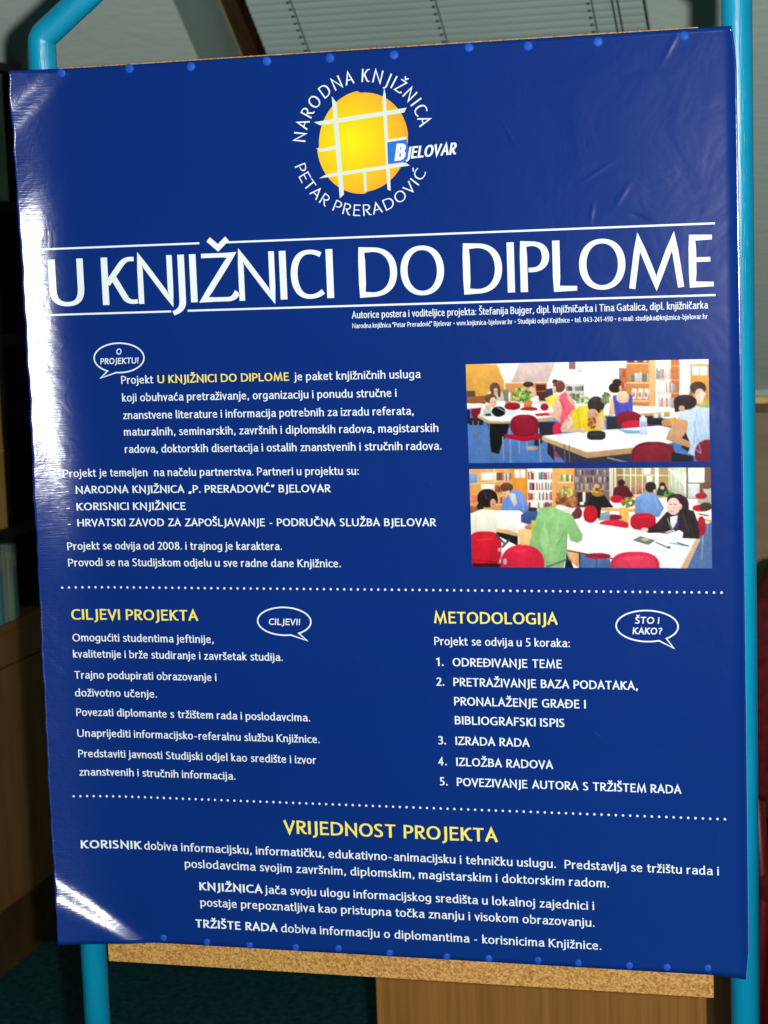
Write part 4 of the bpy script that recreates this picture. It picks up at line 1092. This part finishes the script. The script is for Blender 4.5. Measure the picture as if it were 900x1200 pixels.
for j in range(NZ):
    for i in range(len(us) - 1):
        f = bm.faces.new((grid[j][i], grid[j][i + 1], grid[j + 1][i + 1], grid[j + 1][i])); f.smooth = True
        f = bm.faces.new((back[j][i], back[j + 1][i], back[j + 1][i + 1], back[j][i + 1])); f.smooth = True; f.material_index = 1
for j in range(NZ):
    for c_ in (0, -1):
        f = bm.faces.new((grid[j][c_], back[j][c_], back[j + 1][c_], grid[j + 1][c_])); f.material_index = 1
for i in range(len(us) - 1):
    for j in (0, NZ):
        f = bm.faces.new((grid[j][i], back[j][i], back[j][i + 1], grid[j][i + 1])); f.material_index = 1
me = bpy.data.meshes.new('sheet'); bm.to_mesh(me); bm.free()
link_mesh('sheet', me, [blue, paper_back], po)

# title
TITLE = [('U', .0216, .0617), ('K', .0833, .1267), ('N', .1257, .1685), ('J', .1719, .1822), ('I', .1881, .1959), ('Ž', .1994, .243), ('N', .244, .2872), ('I', .2921, .2994), ('C', .3048, .3412), ('I', .3452, .3523), ('D', .3815, .4244), ('O', .4282, .4761), ('D', .4968, .5392), ('I', .5447, .5519), ('P', .5586, .5899), ('L', .5934, .6196), ('O', .6214, .67), ('M', .6731, .7309), ('E', .7356, .7617)]
pr = Print()
CAP, ZB, WV, WH = .0528, .7388, .147, .090
for c_, x0, x1 in TITLE:
    gw = GL[c_][0]
    inner = (x1 - x0) / CAP - WV
    sx = inner / gw if gw > .2 else 1.0
    if c_ == 'K': sx = inner / .60
    ox = x0 + WV / 2 * CAP
    if c_ == 'J': ox = x1 - WV / 2 * CAP - .10 * CAP
    wv = WV * (.84 if c_ in 'NM' else 1)
    pr = Print()
    draw_glyph(pr, c_, lambda x, y: (ox + x * CAP, ZB + y * CAP), CAP, sx, wv, WH, 14, maxlen=.2)
    pr.build('title_letter', white, po)

def rule(pr, x0, x1, z, t):
    n = max(2, int((x1 - x0) / .008))
    pr.strip([(x0 + (x1 - x0) * i / n, z) for i in range(n + 1)], False, t, t)
pr = Print(); rule(pr, .0155, .2010, .8032, .0021); rule(pr, .2325, .7630, .8030, .0021)
pr.build('rule_line', white, po)
pr = Print(); rule(pr, .0160, .1640, .7296, .0021); rule(pr, .1835, .7625, .7298, .0021)
pr.build('rule_line', white, po)
for z in (.4188, .1738):
    pr = Print(); n = 97
    for i in range(n):
        pr.disc(.0165 + (.7640 - .0165) * i / (n - 1), z, .00135, n=8)
    o = pr.build('dotted_line', white, po)

LINES = [
    ('r', 0.00759, 'w', 'Autorice postera i voditeljice projekta: Štefanija Bujger, dipl. knjižničarka i Tina Gatalica, dipl. knjižničarka', 0.3721, 0.7543, 0.7162),
    ('r', 0.00519, 'w', 'Narodna knjižnica "Petar Preradović" Bjelovar • www.knjiznica-bjelovar.hr • Studijski odjel Knjižnice • tel. 043-241-490 • e-mail: studijska@knjiznica-bjelovar.hr', 0.3723, 0.7541, 0.7056),
    ('r', 0.00889, 'w', 'Projekt', 0.1002, 0.1386, 0.6503),
    ('b', 0.00889, 'y', 'U KNJIŽNICI DO DIPLOME', 0.1437, 0.298, 0.6503),
    ('r', 0.00889, 'w', 'je paket knjižničnih usluga', 0.3043, 0.446, 0.6503),
    ('r', 0.00889, 'w', 'koji obuhvaća pretraživanje, organizaciju i ponudu stručne i', 0.1002, 0.4189, 0.6305),
    ('r', 0.00889, 'w', 'znanstvene literature i informacija potrebnih za izradu referata,', 0.1002, 0.4373, 0.6107),
    ('r', 0.00889, 'w', 'maturalnih, seminarskih, završnih i diplomskih radova, magistarskih', 0.1002, 0.4641, 0.5919),
    ('r', 0.00889, 'w', 'radova, doktorskih disertacija i ostalih znanstvenih i stručnih radova.', 0.1002, 0.467, 0.5725),
    ('r', 0.00889, 'w', 'Projekt je temeljen  na načelu partnerstva. Partneri u projektu su:', 0.0268, 0.3731, 0.5459),
    ('b', 0.00833, 'w', '-', 0.0278, 0.0325, 0.5269),
    ('b', 0.00852, 'w', 'NARODNA KNJIŽNICA „P. PRERADOVIĆ“ BJELOVAR', 0.0394, 0.3404, 0.5269),
    ('b', 0.00833, 'w', '-', 0.0278, 0.0325, 0.5077),
    ('b', 0.00852, 'w', 'KORISNICI KNJIŽNICE', 0.0392, 0.17, 0.5077),
    ('b', 0.00833, 'w', '-', 0.0278, 0.0325, 0.4892),
    ('b', 0.00852, 'w', 'HRVATSKI ZAVOD ZA ZAPOŠLJAVANJE - PODRUČNA SLUŽBA BJELOVAR', 0.039, 0.4581, 0.4892),
    ('r', 0.00889, 'w', 'Projekt se odvija od 2008. i trajnog je karaktera.', 0.0261, 0.2811, 0.4624),
    ('r', 0.00889, 'w', 'Provodi se na Studijskom odjelu u sve radne dane Knjižnice.', 0.0255, 0.3485, 0.4433),
    ('b', 0.01222, 'y', 'CILJEVI PROJEKTA', 0.0247, 0.1782, 0.3812),
    ('r', 0.00889, 'w', 'Omogućiti studentima jeftinije,', 0.0246, 0.1954, 0.3559),
    ('r', 0.00889, 'w', 'kvalitetnije i brže studiranje i završetak studija.', 0.0242, 0.2764, 0.3368),
    ('r', 0.00889, 'w', 'Trajno podupirati obrazovanje i', 0.0241, 0.1965, 0.3122),
    ('r', 0.00889, 'w', 'doživotno učenje.', 0.0239, 0.1235, 0.2913),
    ('r', 0.00889, 'w', 'Povezati diplomante s tržištem rada i poslodavcima.', 0.0242, 0.3055, 0.2684),
    ('r', 0.00889, 'w', 'Unaprijediti informacijsko-referalnu službu Knjižnice.', 0.0243, 0.3157, 0.2438),
    ('r', 0.00889, 'w', 'Predstaviti javnosti Studijski odjel kao središte i izvor', 0.0242, 0.3107, 0.2198),
    ('r', 0.00889, 'w', 'znanstvenih i stručnih informacija.', 0.0245, 0.2138, 0.1982),
    ('b', 0.01278, 'y', 'METODOLOGIJA', 0.4522, 0.589, 0.3822),
    ('r', 0.00907, 'w', 'Projekt se odvija u 5 koraka:', 0.4517, 0.6016, 0.3578),
    ('b', 0.00926, 'w', '1.', 0.4525, 0.4615, 0.3345),
    ('b', 0.00926, 'w', 'ODREĐIVANJE TEME', 0.4715, 0.5926, 0.3345),
    ('b', 0.00926, 'w', '2.', 0.4523, 0.4613, 0.3124),
    ('b', 0.00926, 'w', 'PRETRAŽIVANJE BAZA PODATAKA,', 0.4716, 0.6738, 0.3124),
    ('b', 0.00926, 'w', 'PRONALAŽENJE GRAĐE I', 0.4717, 0.6173, 0.2909),
    ('b', 0.00926, 'w', 'BIBLIOGRAFSKI ISPIS', 0.4718, 0.5936, 0.2696),
    ('b', 0.00926, 'w', '3.', 0.4519, 0.4611, 0.2465),
    ('b', 0.00926, 'w', 'IZRADA RADA', 0.4719, 0.5546, 0.2465),
    ('b', 0.00926, 'w', '4.', 0.4516, 0.4611, 0.2228),
    ('b', 0.00926, 'w', 'IZLOŽBA RADOVA', 0.4719, 0.5799, 0.2228),
    ('b', 0.00926, 'w', '5.', 0.4523, 0.4615, 0.2001),
    ('b', 0.00926, 'w', 'POVEZIVANJE AUTORA S TRŽIŠTEM RADA', 0.4718, 0.7183, 0.2001),
    ('b', 0.01528, 'y', 'VRIJEDNOST PROJEKTA', 0.2686, 0.5161, 0.138),
    ('B', 0.00963, 'w', 'KORISNIK', 0.0217, 0.095, 0.1116),
    ('r', 0.00963, 'w', 'dobiva informacijsku, informatičku, edukativno-animacijsku i tehničku uslugu.  Predstavlja se tržištu rada i', 0.0981, 0.7567, 0.1116),
    ('r', 0.00963, 'w', 'poslodavcima svojim završnim, diplomskim, magistarskim i doktorskim radom.', 0.147, 0.638, 0.0923),
    ('B', 0.00963, 'w', 'KNJIŽNICA', 0.1634, 0.2403, 0.0661),
    ('r', 0.00963, 'w', 'jača svoju ulogu informacijskog središta u lokalnoj zajednici i', 0.2436, 0.6211, 0.0661),
    ('r', 0.00963, 'w', 'postaje prepoznatljiva kao pristupna točka znanju i visokom obrazovanju.', 0.1638, 0.6212, 0.0471),
    ('B', 0.00963, 'w', 'TRŽIŠTE RADA', 0.1561, 0.2561, 0.0214),
    ('r', 0.00963, 'w', 'dobiva informaciju o diplomantima - korisnicima Knjižnice.', 0.2603, 0.6281, 0.0214),
]
for style, cap, colr, text, x0, x1, z in LINES:
    pr = Print()
    text_line(pr, style, cap, text, x0, x1, z)
    pr.build('heading' if (colr == 'y' and cap > .011) else 'text_line', yellow if colr == 'y' else white, po)

# speech bubbles
def bubble(cx, cz, rx, rz, tip, a0, a1, lines):
    pr = Print()
    n = 44
    pts = []
    A0, A1 = math.radians(a0), math.radians(a1)
    for k in range(n + 1):
        a = A1 + (2 * math.pi - (A1 - A0)) * k / n
        pts.append((cx + rx * math.cos(a), cz + rz * math.sin(a)))
    pts += [tip]
    t = .0016
    pr.strip(pts, True, t, t)
    o = pr.build('speech_bubble', white, po)
    pr = Print()
    for text, cap, z, wd in lines:
        wv, wh = .17, .15
        out, wt = layout(text, wv)
        sx = wd / (wt * cap)
        x0 = cx - wd / 2
        for c, gx in out:
            ox = x0 + (gx * sx + wv / 2) * cap
            draw_glyph(pr, c, lambda x, y: (ox + x * cap, z + y * cap), cap, sx, wv, wh, 4, shear=.10)
    q = pr.build('bubble_lettering', white, o)
bubble(.0990, .6795, .0300, .0165, (.0757, .6575), 241, 262, [('O', .0068, .6832, .0062), ('PROJEKTU!', .0068, .6728, .0455)])
bubble(.2800, .3820, .0312, .0158, (.3060, .3605), 283, 302, [('CILJEVI!', .0072, .3778, .0365)])
bubble(.6850, .3820, .0330, .0168, (.7130, .3585), 292, 308, [('ŠTO i', .0074, .3845, .0258), ('KAKO?', .0074, .3730, .0310)])

# emblem: sun behind a lattice, with the ring of lettering
lg = empty('emblem', (0, 0, 0)); lg.parent = po
lg['label'] = 'round yellow sun emblem with pale lattice and ring lettering'
def L_(x, y):      # measured on the emblem's own grid
    return (.3913 + (x - 398) / 4.186 / 1060, .9034 - (y - 404) / 4.186 / 1080 + (x - 398) / 4.186 * .0418 / 1080)
pr = Print()
n = 72
arc = []
for k in range(n):
    a = 2 * math.pi * k / n
    rx, ry = 222, 238
    if math.cos(a) > 0 and math.sin(a) > 0: rx, ry = 224, 234
    if math.cos(a) < 0 and math.sin(a) > 0: rx, ry = 216, 244
    if math.cos(a) < 0 and math.sin(a) < 0: rx, ry = 226, 246
    arc.append(L_(398 + rx * math.cos(a), 404 - ry * math.sin(a)))
c0 = L_(398, 404)
for k in range(n):
    pr.poly([c0, arc[k], arc[(k + 1) % n]])
pr.build('sun_disc', sun_mat, lg)
pr = Print()
def bars(polys, lift):
    for i, p in enumerate(polys):
        pr.poly([L_(*q) for q in p], lift + i * 1.5e-5)
bars([[(255, 172), (277, 206), (297, 646), (275, 662)],
      [(514, 158), (503, 210), (512, 640), (528, 648), (520, 190)],
      [(162, 287), (192, 305), (606, 284), (620, 262), (400, 274)],
      [(176, 558), (196, 557), (626, 536), (604, 519), (214, 541)],
      [(167, 412), (188, 432), (276, 426), (276, 407), (200, 417)],
      [(510, 405), (616, 398), (610, 411), (510, 417)],
      [(395, 528), (409, 528), (410, 636), (398, 646)]], .00004)
pr.build('lattice_bars', bar_white, lg)
pr = Print()
bars([[(519, 415), (612, 409), (620, 440), (618, 480), (608, 516), (519, 520)]], .00006)
pr.build('name_square', sky_blue, lg)
pr = Print()
def slant(text, x0, x1, yb, cap_px, wv, wh, shear=.2):
    out, wt = layout(text, wv, .8)
    sx = (x1 - x0) / cap_px / wt
    for c, gx in out:
        ox = x0 + (gx + wv / 2) * sx * cap_px
        draw_glyph(pr, c, lambda x, y: L_(ox + x * cap_px, yb - y * cap_px), 1, sx, wv * .95, wh, 6, shear=shear)
for i in range(len(pr.lift)): pr.lift[i] += .0001
slant('B', 553, 600, 508, 80, .30, .20, .16)
slant('JELOVAR', 612, 848, 503, 56, .21, .15, .2)
pr.build('name_lettering', white, lg, base=.00046)
# descending J of the main alphabet would run below the small name, so the ring uses the same glyphs but thinner
pr = Print()
def ring(text, a0, a1, r, cap, inside):
    wv, wh = .125, .085
    out, wt = layout(text, wv, 1.5)
    tot = abs(math.radians(a1 - a0)) * r
    sx = tot / (wt * cap) 
    for c, gx in out:
        w = GL[c][0]
        mid = (gx + wv / 2 + w / 2) * cap * sx / r
        a = math.radians(a0) + (-mid if inside else mid)
        s_ = sx * .92
        def fx(x, y):
            dx = (x - w * s_ / 2) * cap
            if inside:
                rr = r + y * cap; aa = a
                px, pz = rr * math.cos(aa), rr * math.sin(aa)
                return L_(398 + px + dx * math.sin(aa), 404 - (pz - dx * math.cos(aa)))
            rr = r - y * cap; aa = a
            px, pz = rr * math.cos(aa), rr * math.sin(aa)
            return L_(398 + px - dx * math.sin(aa), 404 - (pz + dx * math.cos(aa)))
        pr = Print()
        draw_glyph(pr, c, fx, 1, s_, wv, wh, 6)
        pr.build('ring_letter', white, lg)
ring('NARODNA KNJIŽNICA', 175, 8.5, 283, 62, True)
ring('PETAR PRERADOVIĆ', 194, 331, 352, 54, False)

photo_print(photo_one, .4966, .7542, .5577, .6640, po, 'printed photo of readers at white tables, woman in yellow at centre')
photo_print(photo_two, .4968, .7547, .4444, .5512, po, 'printed photo of readers from behind, woman in green and dark coat')

# ------------------------------------------------------------------ push pins
pin_m, nt, b = material('blue_plastic', (.006, .08, .50), .5, .2)
noise_colour(nt, b, (.005, .062, .38), (.008, .085, .48), (30, 30, 30))
steel_m, nt, b = material('pin_steel', (.6, .6, .6), .3, .5, 1)
noise_colour(nt, b, (.55, .55, .55), (.65, .65, .65), (30, 30, 30))
def lathe(name, prof, mat, parent, n=20):
    bm = bmesh.new()
    rings = []
    for r, y in prof:
        rings.append([bm.verts.new((r * math.cos(2 * math.pi * k / n), y, r * math.sin(2 * math.pi * k / n))) for k in range(n)])
    for a, b_ in zip(rings, rings[1:]):
        for k in range(n): bm.faces.new((a[k], a[(k + 1) % n], b_[(k + 1) % n], b_[k]))
    bm.faces.new(rings[0]); bm.faces.new(rings[-1])
    return from_bm(name, bm, mat, parent, True)
proto = empty('push_pin')
hd = lathe('pin_head', [(.0044, 0), (.0050, -.0004), (.0051, -.0010), (.0046, -.0015), (.0030, -.0019), (.0012, -.0020)], pin_m, proto)
nd = lathe('pin_needle', [(.0005, .006), (.0005, .0001)], steel_m, proto, 8)
ORD = ['first', 'second', 'third', 'fourth', 'fifth', 'sixth', 'seventh', 'eighth', 'ninth', 'tenth', 'eleventh', 'twelfth', 'thirteenth']
TOP = [(.0500, .9952), (.1295, .9958), (.201, .9937), (.288, .9942), (.3588, .9932), (.4294, .9923), (.5109, .9950), (.5734, .9927), (.6466, .9925), (.7349, .993)]
BOT = [(.1162, .0068), (.1697, .0048), (.2216, .0036), (.2771, .0046), (.3279, .0061), (.3879, .0040), (.454, .0038), (.5018, .0045), (.5576, .0056), (.6023, .0053), (.6587, .0057), (.6996, .0062), (.7437, .0079)]
NEAR_T = {0: 'at the top left corner', 3: 'above the left of the round emblem', 4: 'above the emblem, left of its middle', 5: 'above the right of the round emblem', 9: 'at the top right corner'}
first = True
for lst, edge, near in ((TOP, 'top', NEAR_T), (BOT, 'bottom', {})):
    for i, (x, z) in enumerate(lst):
        if first:
            o = proto; first = False
        else:
            o = proto.copy(); col.objects.link(o)
            for ch_o in (hd, nd):
                c2 = ch_o.copy(); col.objects.link(c2); c2.parent = o
        o.scale = (1, 1, 1) if edge == 'top' else (.80, .80, .80)
        o.location = on_sheet(x, z, .0001)
        o.rotation_euler = (random.uniform(-.12, .12), random.uniform(0, 6), random.uniform(-.12, .12))
        t = f'{ORD[i]} blue round push pin from the left along the {edge} edge of the poster'
        if i in near: t += ', ' + near[i]
        if len(t.split()) > 16: t = f'{ORD[i]} blue push pin from left, {edge} edge' + (', ' + near[i] if i in near else '')
        tag(o, t, 'push pin', f'blue push pins along the {edge} edge of the poster')
